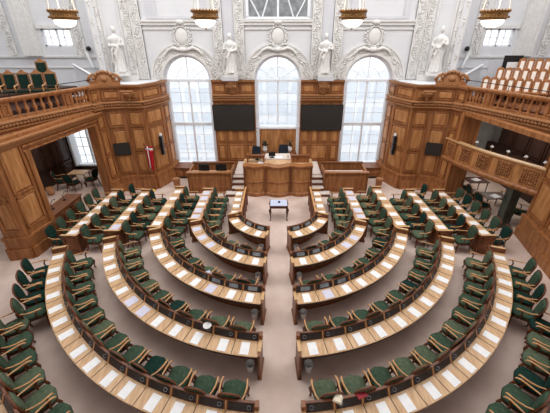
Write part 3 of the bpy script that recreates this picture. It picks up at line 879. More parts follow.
for s in (-1, 1):
    sn = SIDE[s]
    for k, (ro, n) in enumerate(RING):
        a0, a1 = (A0, aend(ro)) if k < 5 else (R(36), R(36) + 10 * .61 / ro)
        if k == 5: n = 10
        rn = RNAME[k]
        d = thing('curved_desk', '%s of the %s side curved oak desks, %s' % (rn, sn, ['facing the small table', 'with lit grey screens', 'with nine places', 'with twelve places', 'with fifteen places', 'behind the corner chairs'][k]), 'desk', pt(s, ro, (a0 + a1) / 2), 0, 'curved desks')
        O = d.location
        nb = max(10, n * 3)
        def B(mb, name, mm, par=d):
            mb.v = [(x - O.x, y - O.y, z) for x, y, z in mb.v] if par is d else mb.v
            return mb.build(name, mm, par)
        mb = MB(); prof_band(mb, s, [(ro - .41, .725), (ro - .01, .725), (ro, .735), (ro, .748), (ro - .008, .755), (ro - .41, .755)], a0, a1, nb)
        mb.cur = 1
        for j in range(1, n):
            a = a0 + (a1 - a0) * j / n; w = .009 / ro
            band(mb, s, ro - .39, ro - .01, .754, .7575, a - w, a + w, 1)
        mb.cur = 2
        for j in range(n):
            a = a0 + (a1 - a0) * (j + .93) / n
            p = pt(s, ro - .36, a, .76); mb.ball(p, (.022, .022, .008), 6, 3)
        B(mb, 'tabletop', ['desk_top', 'seam', 'brass'])
        mb = MB(); prof_band(mb, s, [(ro - .06, .63), (ro - .035, .63), (ro - .02, .715), (ro - .06, .715)], a0, a1, nb); B(mb, 'apron', 'dark_wood')
        mb = MB(); band(mb, s, ro - .47, ro - .43, 0.02, .72, a0, a1, nb); B(mb, 'modesty_panel', 'desk_wood')
        # raised console ledge along the far edge
        mb = MB(); prof_band(mb, s, [(ro - .505, .60), (ro - .505, .925), (ro - .475, .925), (ro - .400, .757), (ro - .400, .72)], a0, a1, nb)
        mb.cur = 1
        prof_band(mb, s, [(ro - .515, .915), (ro - .515, .940), (ro - .468, .940), (ro - .468, .915)], a0, a1, nb)
        mb.cur = 2
        for j in range(n + 1):
            a = a0 + (a1 - a0) * j / n; w = .013 / ro
            aa, ab = max(a0, a - w), min(a1, a + w)
            prof_band(mb, s, [(ro - .480, .935), (ro - .462, .935), (ro - .385, .76), (ro - .40, .74)], aa, ab, 1)
        h = B(mb, 'console_ledge', ['desk_wood', 'chair_wood', 'arm_wood'])
        lit = {0: (1, 2), 1: (4, 5), 2: (6, 7, 8)}.get(k, ())
        for j in range(n):
            aa = a0 + (a1 - a0) * (j + .07) / n; ab = a0 + (a1 - a0) * (j + .93) / n
            c = MB(); prof_band(c, s, [(ro - .472, .905), (ro - .463, .912), (ro - .398, .775), (ro - .405, .768)], aa, ab, 3)
            c.v = [(x - O.x, y - O.y, z) for x, y, z in c.v]
            q = c.build('console_panel', 'console_dark', h)
            if j in lit:
                am, an = a0 + (a1 - a0) * (j + .25) / n, a0 + (a1 - a0) * (j + .72) / n
                c = MB(); prof_band(c, s, [(ro - .464, .895), (ro - .452, .902), (ro - .40, .800), (ro - .41, .790)], am, an, 2)
                c.v = [(x - O.x, y - O.y, z) for x, y, z in c.v]
                tag(c.build('console_screen', 'screen_grey', h), 'grey flat screen')
            else:
                p = pt(s, ro - .425, a0 + (a1 - a0) * (j + .78) / n, .855)
                c = MB(); c.tube([(p[0] - O.x + .038 * math.cos(t * .785), p[1] - O.y + .02 * math.sin(t * .785), p[2] + .035 * math.sin(t * .785)) for t in range(9)], .007, 5)
                c.build('earphone_loop', 'screen_grey', h)
        # end boards
        ends = [(a0, 'far')] + ([(a1, 'near')] if k < 5 else [])
        for a, which in ends:
            mb = MB()
            ca = pt(s, 0, a); tx, ty = (-math.sin(a) * s, -math.cos(a))          # tangent towards increasing angle
            sg = 1 if which == 'near' else -1
            def T(p, a=a, tx=tx, ty=ty, sg=sg):
                b = pt(s, p[0], a); return (b[0] + tx * sg * p[1] - O.x, b[1] + ty * sg * p[1] - O.y, p[2])
            top = .80 if which == 'near' else .93
            mb.box(ro - .50, ro + .01, 0, .055, 0.0, top, T)
            mb.box(ro - .52, ro - .40, -.01, .065, .72, .95, T)
            mb.box(ro - .50, ro + .035, -.015, .085, 0.0, .05, T)
            mb.build('end_board', 'desk_wood', d)
            mb = MB(); mb.box(ro - .42, ro - (.02 if which == 'far' else .10), -.012, .068, top, top + .022, T)
            mb.build('end_cap', 'desk_edge', d)
        if k < 5:
            wb = MB(); wb.lathe([(.075, 0), (.08, .01), (.10, .25), (.11, .26), (.098, .25), (.08, .03)], n=14)
            o = wb.build('waste_bin', 'white'); p = pt(s, ro - .17, a1 - .22 / ro); o.location = (p[0], p[1], 0)
            tag(o, 'white waste bin under the aisle end of the %s %s curved desk' % (rn, sn), 'bin', 'waste bins under the curved desks')
        # papers, counted from the middle aisle
        for j in range(n):
            a = a0 + (a1 - a0) * (j + .5) / n
            p = pt(s, ro - .185, a + rc.uniform(-.008, .008) , .756)
            kind = 'paper'
            if (s, k) == (-1, 1) and j < 3: kind = 'paper_tint'
            if (s, k) == (-1, 2) and j == 6: kind = 'paper_tint'
            if (s, k) == (-1, 3) and j in (5, 6): kind = 'paper_tint'
            if (s, k) == (1, 1) and j in (1, 2): kind = 'paper_tint'
            if (s, k) == (1, 2) and j == 7: kind = 'paper_tint'
            if k == 5: continue
            cnt = n - j
            sheet(kind, p, side_desk_dir(s, a) - math.pi / 2 + rc.uniform(-.04, .04), '%s on the %s %s curved desk, %s from the aisle' % ({'paper': 'white paper', 'paper_tint': 'bluish printed paper'}[kind], rn, sn, ORD[cnt]), 'papers on the curved desks', .27 if kind == 'paper_tint' else .21)
        # chairs with their backs against this desk
        if k >= 1:
            m_ = RING[k - 1][1] if k < 5 else 9
            rr = ro - .845
            if k == 5: c0, c1 = R(36.5), R(36.5) + 9 * .66 / rr
            else: c0, c1 = A0 + .02, aend(rr)  - .02
            for j in range(m_):
                a = c0 + (c1 - c0) * (j + .5) / m_
                p = pt(s, rr + rc.uniform(-.02, .02), a)
                f = pick()
                if k < 5: lab = '%s armchair behind the %s %s curved desk, %s from the aisle' % (FAB[f], rn, sn, ORD[m_ - j])
                else: lab = '%s armchair in the %s corner row, %s from the wall end' % (FAB[f], sn, ORD[j + 1])
                armchair(p[0], p[1], side_desk_dir(s, a) - math.pi / 2 + rc.uniform(-.05, .05), lab, 'armchairs along the curved desks', f)
        if k == 4:      # seats pushed in on the wall side
            for j in range(4):
                a = A0 + (.55 + j * .95) * .62 / ro + .01
                p = pt(s, ro + .33, a); f = pick()
                armchair(p[0], p[1], side_desk_dir(s, a) - math.pi / 2, '%s armchair outside the outermost %s curved desk, %s from the gangway' % (FAB[f], sn, ORD[j + 1]), 'armchairs on the wall side', f)

# ------------------------------------------------------------------ straight desks beyond the cross gangway
ROWS = [(1.98, 10.42, 12.70, 4, .44), (3.55, 10.12, 12.75, 5, .46), (4.95, 9.58, 12.95, 5, .48), (6.45, 9.32, 12.65, 5, .50), (7.86, 9.02, 12.65, 6, .50)]
for s in (-1, 1):
    sn = SIDE[s]
    for k, (xo, y0, y1, n, w) in enumerate(ROWS):
        rn = ['shortest', 'second', 'third', 'fourth', 'fifth'][k]
        d = thing('straight_desk', '%s straight oak desk from the podium on the %s side' % (['first', 'second', 'third', 'fourth', 'fifth'][k], sn), 'desk', (s * (xo - w / 2), (y0 + y1) / 2, 0), 0, 'straight desks')
        O = d.location; L = (y1 - y0) / 2
        X = lambda a, b: sorted((s * (xo - a) - O.x, s * (xo - b) - O.x))
        mb = MB(); mb.box(*X(0, w), -L, L, .71, .755)
        mb.cur = 1
        for j in range(1, n): y = -L + 2 * L * j / n; mb.box(*X(.02, w - .02), y - .009, y + .009, .754, .758)
        mb.build('tabletop', ['desk_top', 'seam'], d)
        mb = MB(); mb.box(*X(w - .06, w - .02), -L + .03, L - .03, .02, .71); mb.build('modesty_panel', 'desk_wood', d)
        mb = MB(); mb.box(*X(.01, .03), -L, L, .60, .71); mb.build('apron', 'desk_wood', d)
        hgt = .96 if k == 0 else .82
        mb = MB(); mb.box(*X(w - .01, w + .05), -L, L, .62 if k else 0, hgt); mb.cur = 1; mb.box(*X(w - .02, w + .06), -L, L, hgt, hgt + .022); mb.cur = 0
        if k == 0:
            for j in range(n + 1):
                y = -L + 2 * L * j / n; mb.box(*X(w + .04, w + .085), y - .03, y + .03, 0, hgt)
                mb.box(*X(w - .08, w), y - .012, y + .012, .75, hgt)
        mb.build('back_ledge', ['desk_wood', 'arm_wood'], d)
        for e in (-1, 1):
            mb = MB(); ya, yb = sorted((e * L, e * (L + .05)))
            mb.box(*X(-.02, w + .03), ya, yb, 0, .84)
            Tn = lambda p, e=e, yb=yb, ya=ya: (p[0], (ya - p[1]) if e < 0 else (yb + p[1]), p[2])
            x0_, x1_ = X(-.02, w + .03); panels(mb, Tn, [x0_, x1_], [.08, .80], .012)
            mb.cur = 1; mb.box(*X(-.03, w + .04), ya - .012, yb + .012, .84, .865)
            mb.build('end_board', ['desk_wood', 'desk_edge'], d)
        for j in range(n):
            y = y0 + (y1 - y0) * (j + .5) / n
            kind = 'paper'
            if k == 1: kind = 'paper_tint' if j != 2 else 'paper'
            if k == 3 and j == 0 and s < 0: kind = 'paper_tint'
            if k == 2 and j == 2: kind = 'paper_cream'
            nm = {'paper': 'white paper', 'paper_tint': 'bluish printed paper', 'paper_cream': 'cream paper'}[kind]
            sheet(kind, (s * (xo - w / 2 + .03), y, .756), R(90) + rc.uniform(-.06, .06), '%s on the %s %s straight desk from the podium, %s from the gangway' % (nm, ORD[k + 1], sn, ORD[j + 1]), 'papers on the straight desks', {'paper': .25, 'paper_tint': .36, 'paper_cream': .25}[kind])
        if k >= 1:
            m_ = n if k < 4 else 5
            for j in range(m_):
                y = y0 + .28 + (y1 - y0 - .35) * j / (m_ - .45)
                f = pick()
                armchair(s * (xo - w - .44), y + rc.uniform(-.03, .03), (R(-90) if s < 0 else R(90)) + rc.uniform(-.12, .12), '%s armchair against the %s %s straight desk from the podium, %s from the gangway' % (FAB[f], ORD[k + 1], sn, ORD[j + 1]), 'armchairs along the straight desks', f)
        if k == 4:
            for j in range(6):
                y = y0 + .25 + (y1 - y0 - .3) * j / 5.4; f = rc.choice(['green', 'teal', 'green'])
                armchair(s * (xo + .32), y, (R(-90) if s < 0 else R(90)) + rc.uniform(-.15, .15), '%s armchair outside the fifth %s straight desk, %s from the gangway' % (FAB[f], sn, ORD[j + 1]), 'armchairs on the wall side', f)
        if k == 3:
            f = 'teal'
            armchair(s * (xo + .28), y1 + .18, R(-90) if s < 0 else R(90), 'dark green armchair past the far end of the fourth straight desk, %s side' % sn, 'armchairs on the wall side', f)

# loose things left on the desks
m = MB(); m.box(-.10, .10, -.07, .07, 0, .025); o = m.build('book', 'book_red'); p = pt(1, 7.66, R(78)); o.location = (p[0], p[1], .942); o.rotation_euler = (0, 0, R(20)); tag(o, 'red book lying on the outermost right desk ledge near the aisle', 'book')
m = MB()
for i in range(5): m.box(-.14 + i * .01, .14 - i * .01, -.11, .11, i * .02, i * .02 + .018)
o = m.build('paper_stack', 'paper_cream'); p = pt(1, 7.66, R(81.6)); o.location = (p[0], p[1], .942); o.scale = (.62, .7, .6); o.rotation_euler = (0, 0, R(-25)); tag(o, 'cream stack of papers on the ledge of the outermost right desk', 'papers')
m = MB(); m.lathe([(.02, 0), (.07, .015), (.105, .04), (.09, .035), (.02, .012)], n=18); o = m.build('dish', 'stone'); p = pt(-1, 6.20, R(73.6)); o.location = (p[0], p[1], .945); tag(o, 'small pale dish on the ledge of the fourth left curved desk', 'dish')
m = MB(); m.box(-.16, .16, -.12, .12, 0, .02); o = m.build('magazine', 'blue_cloth'); p = pt(-1, 4.35, R(58)); o.location = (p[0], p[1], .505); o.rotation_euler = (0, 0, R(30)); tag(o, 'pale blue magazine on a seat behind the third left curved desk', 'magazine')

# ------------------------------------------------------------------ lobby and press side furniture
b = thing('witness_bench', 'low dark oak barrier with two microphones in the lobby opening', 'bench', (-9.15, 11.0, 0))
m = MB(); m.box(-.3, .3, -.9, .9, 0, .95); panels(m, lambda p: (.3 + p[1], p[0], p[2]), [-.88, 0, .88], [.1, .9], .02); m.build('body', 'desk_wood', b)
m = MB(); m.box(-.34, .34, -.94, .94, .95, 1.0); m.build('top', 'oak_dark', b)
for i, (y, l) in enumerate(((10.6, 'thin black gooseneck microphone on the lobby barrier nearer the camera'), (11.35, 'thin black gooseneck microphone on the lobby barrier nearer the windows'))):
    t = thing('microphone', l, 'microphone', (-9.2, y, 1.0))
    m = MB(); m.lathe([(.07, 0), (.07, .03), (.03, .05)], n=10); m.build('base', 'black', t)
    m = MB(); m.tube([(0, 0, .04), (-.02, 0, .25), (.1, 0, .42), (.18, 0, .44)], .012, 6); m.ball((.2, 0, .44), .025); m.build('stem', 'black', t)
def lobby_table(x, y, label, w=.9, d=.6, top='desk_top'):
    t = thing('lobby_table', label, 'table', (x, y, 0))
    m = MB(); m.box(-w / 2, w / 2, -d / 2, d / 2, .70, .74); m.build('tabletop', top, t)
    for sx in (-1, 1):
        for sy in (-1, 1):
            m = MB(); m.tube([(sx * (w / 2 - .06), sy * (d / 2 - .06), .7), (sx * (w / 2 - .06), sy * (d / 2 - .06), 0)], [.03, .02], 6); m.build('leg', 'mahogany', t)
lobby_table(-10.85, 15.0, 'small pale topped table below the lobby window')
for i, (x, y, r, l) in enumerate(((-11.55, 14.5, -60, 'dark armchair left of the small lobby table'), (-10.1, 14.8, 80, 'dark armchair right of the small lobby table'), (-10.8, 14.25, 0, 'dark armchair before the small lobby table'))):
    armchair(x, y, R(r), l, 'armchairs in the lobby', 'teal')
wb = MB(); wb.lathe([(.13, 0), (.14, .02), (.18, .40), (.16, .39), (.12, .04)], n=14); o = wb.build('waste_basket', 'terracotta'); o.location = (-11.7, 13.75, 0); tag(o, 'tan waste basket against the dark lobby panelling', 'basket')
for s_ in (0,):
    m = MB(); m.box(-.15, .15, -.1, .1, 0, .03); m.tube([(0, 0, .03), (0, 0, .3)], .015, 6); m.ball((0, 0, .36), (.14, .14, .09), 10, 6); 
    t = thing('console_table', 'dark shelf against the lobby wall holding a white lamp', 'shelf', (-12.05, 12.9, 0))
    q = MB(); q.box(-.22, .22, -.5, .5, .85, .9); q.build('top', 'dark_wood', t)
    for sx in (-1, 1): q = MB(); q.box(-.2, .2, sx * .45 - .03, sx * .45 + .03, 0, .85); q.build('leg', 'dark_wood', t)
    o = m.build('table_lamp', 'white'); o.location = (-12.05, 12.9, .9); tag(o, 'small white lamp on the dark lobby shelf', 'lamp')

# press box with five carved panels, column below it
pb = thing('press_box', 'bowed oak press box parapet with five carved panels', 'balcony', (9.1, 12.3, 1.95))
PBL = []
for i in range(11):
    t = i / 10; x = 8.26 + (9.86 - 8.26) * t - .22 * math.sin(math.pi * t); y = 14.12 + (10.1 - 14.12) * t
    PBL.append((x - 9.1, y - 12.3))
m = MB(); m.sweep(PBL, [(-.08, 0), (.0, 0), (.0, .95), (-.08, .95)], -1); m.build('parapet', 'oak_field', pb)
m = MB(); m.sweep(PBL, [(-.12, .93), (.06, .93), (.10, .97), (.10, 1.02), (-.14, 1.02)], -1); m.build('top_rail', 'desk_edge', pb)
m = MB(); m.sweep(PBL, [(-.12, -.12), (.04, -.12), (.10, -.02), (.10, .05), (.04, .12), (-.1, .12)], -1); m.build('base_moulding', 'oak', pb)
m = MB(); m.prism(PBL + [(3.4, 10.1 - 12.3), (3.4, 14.42 - 12.3)], -.10, 0); m.build('floor_slab', 'dark_wood', pb)
for j in range(5):
    a = Vector(PBL[j * 2]); bb = Vector(PBL[j * 2 + 2]); T, L = along(a, bb, -1)
    m = MB(); m.frustum(L * .22, L * .84, .22, .82, .0, .03, .03, T)
    w = .05
    m.box(L * .18, L * .88, .0, .035, .17, .22, T); m.box(L * .18, L * .88, .0, .035, .82, .87, T); m.box(L * .18, L * .18 + w, .0, .035, .2, .85, T); m.box(L * .88 - w, L * .88, .0, .035, .2, .85, T)
    m.build('panel_frame', 'oak_field', pb)
    m = MB()
    for u in range(7):
        for v in range(7):
            q = T((L * (.26 + .54 * u / 6), .035, .27 + .50 * v / 6)); m.ball((q[0] + random.uniform(-.01, .01), q[1], q[2] + random.uniform(-.02, .02)), (.035, .035, .035), 5, 4)
    tag(m.build('carving', 'oak_dark', pb), 'scrolled foliage carving')
for j in range(6):
    t = (j + .5) / 6; x = 8.75 + (10.4 - 8.75) * t; y = 14.2 + (10.4 - 14.2) * t
    l = thing('reading_lamp', 'small white desk lamp in the press box, %s from the window wall' % ORD[j + 1], 'lamp', (x, y, 2.95), 0, 'reading lamps in the press box')
    m = MB(); m.tube([(0, 0, -.25), (0, 0, .05)], .012, 6); m.build('stem', 'brass', l)
    m = MB(); m.lathe([(.075, .02), (.055, .07), (.02, .10)], n=12); m.build('lamp_shade', 'white', l)
t = thing('press_counter', 'dark writing counter running inside the press box', 'counter', (9.6, 12.3, 1.95))
T, L = along((8.8, 14.25), (10.45, 10.35), -1)
m = MB(); m.box(0, L, -.18, .18, .68, .74, T); m.v = [(x - 9.6, y - 12.3, z) for x, y, z in m.v]; m.build('top', 'mahogany', t)
for u in (.1, L / 2, L - .1):
    m = MB(); m.box(u - .03, u + .03, -.15, .15, 0, .68, T); m.v = [(x - 9.6, y - 12.3, z) for x, y, z in m.v]; m.build('support', 'mahogany', t)
for j in range(4):
    m = MB(); m.box(-.03, .03, -.16, .16, -.09, .09); m.box(-.03, .03, -.08, .08, -.17, .17); o = m.build('wall_ornament', 'black'); o.location = (12.57, 15.6 - j * 1.25, 3.85); tag(o, 'dark cross shaped ornament on the press box wall, %s from the window wall' % ORD[j + 1], 'ornament', 'cross ornaments in the press box')
monitor('black screen high on the dark back wall of the press box', (12.1, 11.4, 3.5), R(-90), sc=1.4)
c = thing('support_column', 'dark square marbled column carrying the press box', 'column', (9.65, 10.95, 0))
m = MB(); m.box(-.18, .18, -.18, .18, .12, 1.74); m.build('shaft', 'marble', c)
m = MB(); m.box(-.24, .24, -.24, .24, 0, .12); m.build('base', 'marble', c)
m = MB(); m.box(-.23, .23, -.23, .23, 1.74, 1.85); m.build('capital', 'marble', c)
for i, (x, y, l) in enumerate(((10.0, 12.3, 'dark table under the press box nearer the column'), (10.2, 14.0, 'dark table under the press box nearer the window wall'))):
    lobby_table(x, y, l, 1.0, .7, 'mahogany')
for i, (x, y, r, l) in enumerate(((9.35, 12.0, -80, 'dark armchair under the press box at the nearer table'), (9.4, 12.75, -95, 'dark armchair under the press box at the nearer table, second'), (9.5, 13.7, -90, 'dark armchair under the press box at the farther table'), (10.9, 12.6, 90, 'dark armchair under the press box on the far side of the nearer table'), (10.6, 11.3, 40, 'dark armchair under the press box behind the marbled column'))):
    armchair(x, y, R(r), l, 'armchairs under the press box', 'teal')
for i, (x, y, l) in enumerate(((10.0, 12.2, 'white papers on the nearer table under the press box'), (10.2, 14.0, 'white papers on the farther table under the press box'))):
    sheet('paper', (x, y, .741), R(20), l, 'papers under the press box', .4)

# ------------------------------------------------------------------ gallery seating
def gallery_chair():
    c = bpy.data.objects.new('gallery_chair', None); COL.objects.link(c); c['category'] = 'chair'
    m = MB(); m.box(-.27, .27, -.26, .27, .42, .50); m.build('seat', 'green_dark', c)
    m = MB(); m.box(-.28, .28, -.27, .29, .33, .42); m.build('seat_frame', 'chair_wood', c)
    lean = lambda p: (p[0], -.27 - p[1] - (p[2] - .5) * .12, p[2])
    m = MB(); m.frustum(-.22, .22, .56, 1.18, -.03, -.07, .03, lean); m.box(-.22, .22, -.03, .03, .56, 1.18, lean); m.build('backrest', 'green_dark', c)
    m = MB(); m.box(-.27, -.22, -.03, .05, .42, 1.22, lean); m.box(.22, .27, -.03, .05, .42, 1.22, lean); m.box(-.27, .27, -.03, .05, 1.18, 1.23, lean); m.box(-.25, .25, -.02, .04, .5, .56, lean)
    m.prism([(-.24, 1.22), (.24, 1.22), (.12, 1.28), (.05, 1.36), (-.05, 1.36), (-.12, 1.28)], -.02, .05, lambda p: lean((p[0], p[2], p[1])))
    m.build('back_frame', 'oak_carved', c)
    for s in (-1, 1):
        m = MB(); m.tube([(s * .27, -.32, .74), (s * .29, 0, .72), (s * .29, .2, .72), (s * .28, .25, .66), (s * .28, .2, .42)], .026, 7); m.build('armrest', 'arm_wood', c)
        m = MB(); m.box(*sorted((s * .22, s * .27)), .2, .26, 0, .36); m.build('leg', 'chair_wood', c)
        m = MB(); m.box(*sorted((s * .22, s * .27)), -.28, -.22, 0, .36); m.build('leg', 'chair_wood', c)
    return remember(c)
tier = MB()
tier.prism([(-9.3, 14.6), (-9.9, 12.0), (-10.6, 9.5), (-15, 9.5), (-15, 15.2)], 4.36, 4.82)
tier.prism([(-9.8, 15.2), (-10.9, 12.9), (-11.6, 10.5), (-15, 10.5), (-15, 16.4)], 4.82, 5.22)
struct('floor_tier_left', tier, 'dark_wood')
gp = [(-9.85, 13.5, 4.82), (-10.36, 13.4, 4.82), (-10.88, 13.3, 4.82), (-11.40, 13.2, 4.82), (-11.9, 13.1, 4.82), (-10.75, 14.4, 5.22)]
c0 = gallery_chair()
for i, (x, y, z) in enumerate(gp):
    c = c0 if i == 0 else copy_tree(c0)
    c.location = (x, y, z); c.rotation_euler = (0, 0, R(200)); c.scale = (.84, .84, .94)
    c['group'] = 'tall chairs in the gallery'
    c['label'] = 'tall carved green chair in the gallery front row, %s from the crest' % ORD[i + 1] if i < 5 else 'tall dark green chair standing alone behind the gallery front row'
# wooden seats in tiers on the other side
tier = MB()
tier.prism([(8.75, 14.0), (9.6, 11.0), (10.3, 9.0), (16, 9.0), (16, 15.6)], 4.36, 4.82)
tier.prism([(9.3, 14.5), (13.2, 12.0), (16, 10.2), (16, 15.8)], 4.82, 5.18)
tier.prism([(10.3, 14.9), (14.3, 12.3), (16, 11.2), (16, 16.2)], 5.18, 5.54)
struct('floor_tier_right', tier, 'oak_dark')
def bench_seat():
    c = bpy.data.objects.new('theatre_chair', None); COL.objects.link(c); c['category'] = 'chair'
    lean = lambda p: (p[0], -.22 - p[1] - (p[2] - .45) * .18, p[2])
    m = MB(); m.box(-.24, .24, -.22, .22, .40, .46); m.build('seat', 'oak', c)
    m = MB(); m.box(-.13, .13, -.035, .035, .46, .86, lean); m.build('back_cushion', 'cream', c)
    m = MB(); m.box(-.27, -.13, -.03, .05, .36, .90, lean); m.box(.13, .27, -.03, .05, .36, .90, lean)
    m.prism([(-.27, .86), (.27, .86), (.2, .95), (.0, .98), (-.2, .95)], -.04, .05, lambda p: lean((p[0], p[2], p[1]))); m.build('back_frame', 'oak', c)
    for s in (-1, 1): m = MB(); m.box(*sorted((s * .22, s * .27)), -.22, .22, 0, .42); m.build('side_frame', 'oak_dark', c)
    return remember(c)
b0 = bench_seat(); cnt = 0
for r, (sx, sy) in enumerate(((9.12, 13.75), (9.85, 14.05), (10.95, 14.35))):
    for j in range(13):
        z = 4.82 + .36 * r
        x = sx + j * .30 * .84; y = sy - j * .30 * .54
        c = b0 if cnt == 0 else copy_tree(b0); cnt += 1
        c.location = (x, y, z); c.rotation_euler = (0, 0, R(148)); c.scale = (.52, .9, 1); c['group'] = 'wooden seats in the gallery'
        c['label'] = 'wooden gallery seat with cream back, %s row up, %s from the window wall' % (ORD[r + 1], ORD[j + 1])
l = thing('display_stand', 'black display stand with white notice beside top row of gallery seats', 'stand', (10.75, 14.75, 5.42))
m = MB(); m.box(-.42, .42, -.03, .03, .62, 1.2); m.build('board', 'black', l)
m = MB(); m.box(-.25, .25, -.045, -.03, .66, .92); m.build('notice', 'paper', l)
m = MB(); m.tube([(-.3, 0, 0), (-.3, 0, .65)], .02, 6); m.tube([(.3, 0, 0), (.3, 0, .65)], .02, 6); m.build('post', 'black', l)
for s in (-1, 1):
    hr = thing('gallery_rail', 'thin dark metal rail above the %s balustrade' % ('green-chaired' if s < 0 else 'wooden-seated'), 'rail', (s * 8.7, 13.4, 5.4))
    m = MB(); m.tube([(s * -.25, .9, .22), (s * .35, -1.2, .22), (s * .9, -3.2, .22)], .016, 6); m.build('rod', 'black', hr)
    for x, y in ((-.2, .75), (.35, -1.2), (.75, -2.6)):
        m = MB(); m.tube([(s * x, y, -.0), (s * x, y, .22)], .014, 6); m.build('post', 'black', hr)
    # security camera and white lamp tube on the pale wall by the canted corner, white stair rail
    t = thing('dome_camera', 'small black dome camera on white wall above the %s gallery' % ('green-chaired' if s < 0 else 'wooden-seated'), 'camera', (s * 9.75, 16.9, 6.85))
    m = MB(); m.ball((0, -.04, 0), .12, 12, 8); m.build('dome', 'black', t)
    m = MB(); m.box(-.06, .06, 0, .1, -.06, .06); m.build('mount', 'white', t)
    m = MB(); m.tube([(-s * .10, 0, -.38), (s * .10, 0, .38)], .075, 10)
    o = m.build('column_loudspeaker', 'white'); o.location = (s * 9.78, 16.8, 6.3); tag(o, 'white column loudspeaker on wall below the dome camera, %s gallery' % ('green-chaired' if s < 0 else 'wooden-seated'), 'loudspeaker')
    st = MB()
    T, L = along((s * 8.95, 15.3), (s * 10.6, 16.3), s)
    a = (s * 9.0, 15.4, 5.65); b_ = (s * 10.4, 16.3, 6.12)
    st.tube([a, b_], .07, 4, False)
    st.add([a, b_, (b_[0], b_[1], 4.8), (a[0], a[1], 4.8), (a[0], a[1] + .1, 5.6), (b_[0], b_[1] + .1, 6.07), (b_[0], b_[1] + .1, 4.8), (a[0], a[1] + .1, 4.8)], [(0, 1, 2, 3), (4, 5, 6, 7), (0, 1, 5, 4), (2, 3, 7, 6), (0, 3, 7, 4), (1, 2, 6, 5)])
    trim(st, 'plaster')
st = MB(); st.box(10.5, 12.6, 15.9, 16.0, 4.7, 6.35); trim(st, 'plaster_shade')

# ------------------------------------------------------------------ statues
def statue(label, loc, rz, seed, arm):
    rnd = random.Random(seed); ph = rnd.uniform(0, 6)
    m = MB()
    m.lathe([(.30, .0), (.31, .08), (.26, .30), (.23, .6), (.24, .85), (.215, 1.05), (.20, 1.15), (.24, 1.32), (.23, 1.42), (.14, 1.50), (.065, 1.55), (.06, 1.62)], n=28,
            wob=lambda t, z: (.022 * math.sin(7 * t + ph + z * 2) + .014 * math.sin(11 * t - z * 3)) if z < 1.1 else 0)
    m.ball((0, -.02, 1.72), (.10, .115, .135), 14, 10)
    m.ball((0, .03, 1.77), (.115, .115, .11), 12, 8); m.ball((0, -.13, 1.71), (.02, .03, .035), 6, 5)
    for s in (-1, 1):
        a = arm if s > 0 else 1 - arm
        e = (s * .32, -.05 - .05 * a, 1.12); h = (s * (.05 + .12 * a), -.28, 1.0 + .22 * a)
        m.tube([(s * .17, 0, 1.42), (s * .27, -.02, 1.32), e], [.09, .09, .075], 10); m.tube([e, ((e[0] + h[0]) / 2, -.2, (e[2] + h[2]) / 2), h], [.07, .06, .045], 10); m.ball(h, (.06, .06, .06), 8, 6)
    for k in range(4):
        m.tube([(.22 - k * .1, -.16, 1.35 - k * .04), (.05 - k * .06, -.25, 1.02 - k * .1), (-.2 + k * .04, -.2, .75 - k * .12)], [.03, .045, .03], 6)
    m.ball((.1, -.22, .05), (.07, .13, .06), 8, 5); m.ball((-.1, -.2, .05), (.07, .13, .06), 8, 5)
    m.tube([(-.3, -.1, .4), (-.26, -.2, .9), (-.1, -.26, 1.12)], [.05, .06, .05], 7)
    o = m.build('body', 'stone')
    r = o.modifiers.new('r', 'REMESH'); r.mode = 'VOXEL'; r.voxel_size = .022
    sm = o.modifiers.new('s', 'SMOOTH'); sm.factor = .5; sm.iterations = 3
    dg = bpy.context.evaluated_depsgraph_get(); me = bpy.data.meshes.new_from_object(o.evaluated_get(dg))
    o.modifiers.clear(); o.data = me
    for p in me.polygons: p.use_smooth = True
    t = thing('statue', label, 'statue', loc, rz)
    o.parent = t
    if abs(loc[0]) > 5: t.scale = (.98, 1.0, 1.1)
    b = MB(); b.box(-.34, .34, -.26, .26, -.14, .02); b.build('plinth', 'stone', t)
statue('white robed statue between the flag side window and middle window', (-2.38, YB - .32, 5.70), 0, 1, .2)
statue('white robed statue between the middle window and press side window', (2.38, YB - .32, 5.70), 0, 2, .8)
statue('white robed statue on the canted wall above the flag', (-7.75, 15.75, 5.80), R(30), 3, .6)
statue('white robed statue on the canted wall by the wooden gallery seats', (7.75, 15.75, 5.80), R(-30), 4, .9)

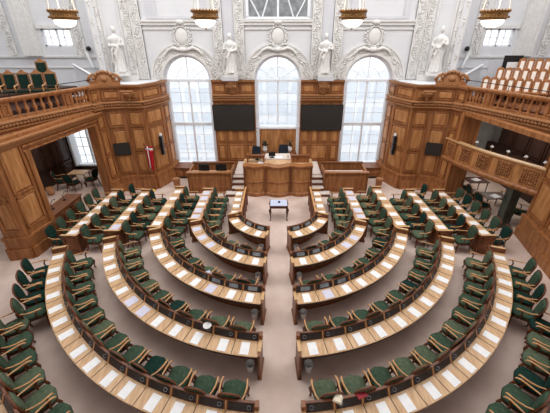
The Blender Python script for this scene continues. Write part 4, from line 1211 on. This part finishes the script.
# ------------------------------------------------------------------ chandeliers
def chandelier():
    c = bpy.data.objects.new('chandelier', None); COL.objects.link(c); c['category'] = 'chandelier'
    m = MB(); m.lathe([(.36, .25), (.40, .25), (.41, .21), (.37, .19), (.385, .14), (.385, .09), (.36, .07), (.37, .03), (.34, .0), (.31, .0), (.33, .2)], n=32); m.build('rim', 'gilt', c)
    m = MB()
    for k in range(26):
        t = 2 * math.pi * k / 26; m.ball((.41 * math.cos(t), .41 * math.sin(t), .26), (.035, .035, .045), 6, 4); m.ball((.42 * math.cos(t), .42 * math.sin(t), .08), (.035, .035, .03), 6, 4)
    rg = [(.41 * math.cos(2 * math.pi * k / 32), .41 * math.sin(2 * math.pi * k / 32)) for k in range(33)]
    m.tube([(x, y, .25) for x, y in rg], .022, 6); m.tube([(x, y, .08) for x, y in rg], .022, 6); m.tube([(.415, 0, .07), (.415, 0, .26)], .02, 6)
    m.build('crown_ornament', 'gilt', c)
    m = MB(); m.lathe([(.335, .02), (.33, -.03), (.29, -.11), (.22, -.17), (.13, -.205), (.02, -.22)], n=28); m.build('glass_bowl', 'lamp_glass', c)
    m = MB(); m.ball((0, 0, -.24), (.03, .03, .04), 8, 6); m.build('finial', 'gilt', c)
    for k in range(4):
        t = math.pi / 4 + k * math.pi / 2
        m = MB(); m.tube([(.39 * math.cos(t), .39 * math.sin(t), .22), (.12 * math.cos(t), .12 * math.sin(t), 2.2)], .016, 6); m.build('chain', 'chain_metal', c)
    m = MB(); m.lathe([(.15, 2.18), (.16, 2.22), (.12, 2.3), (.03, 2.4)], n=14); m.tube([(0, 0, 2.3), (0, 0, 5.75)], .02, 6); m.build('stem', 'gilt', c)
    return remember(c)
c0 = chandelier()
for i, (x, l) in enumerate(((-6.3, 'gilt bowl chandelier nearest the green-chaired gallery'), (-2.17, 'gilt bowl chandelier left of the middle window'), (2.17, 'gilt bowl chandelier right of the middle window'), (6.3, 'gilt bowl chandelier nearest the wooden-seated gallery'))):
    c = c0 if i == 0 else copy_tree(c0)
    c.location = (x, 10.0, 7.78); c.scale = (.9, .9, .9); c['label'] = l; c['group'] = 'gilt bowl chandeliers'
    L_ = bpy.data.lights.new('chandelier_glow', 'POINT'); L_.energy = 25; L_.color = (1, .86, .66); L_.shadow_soft_size = .3
    lo = bpy.data.objects.new('chandelier_glow', L_); COL.objects.link(lo); lo.parent = c; lo.location = (0, 0, .45)
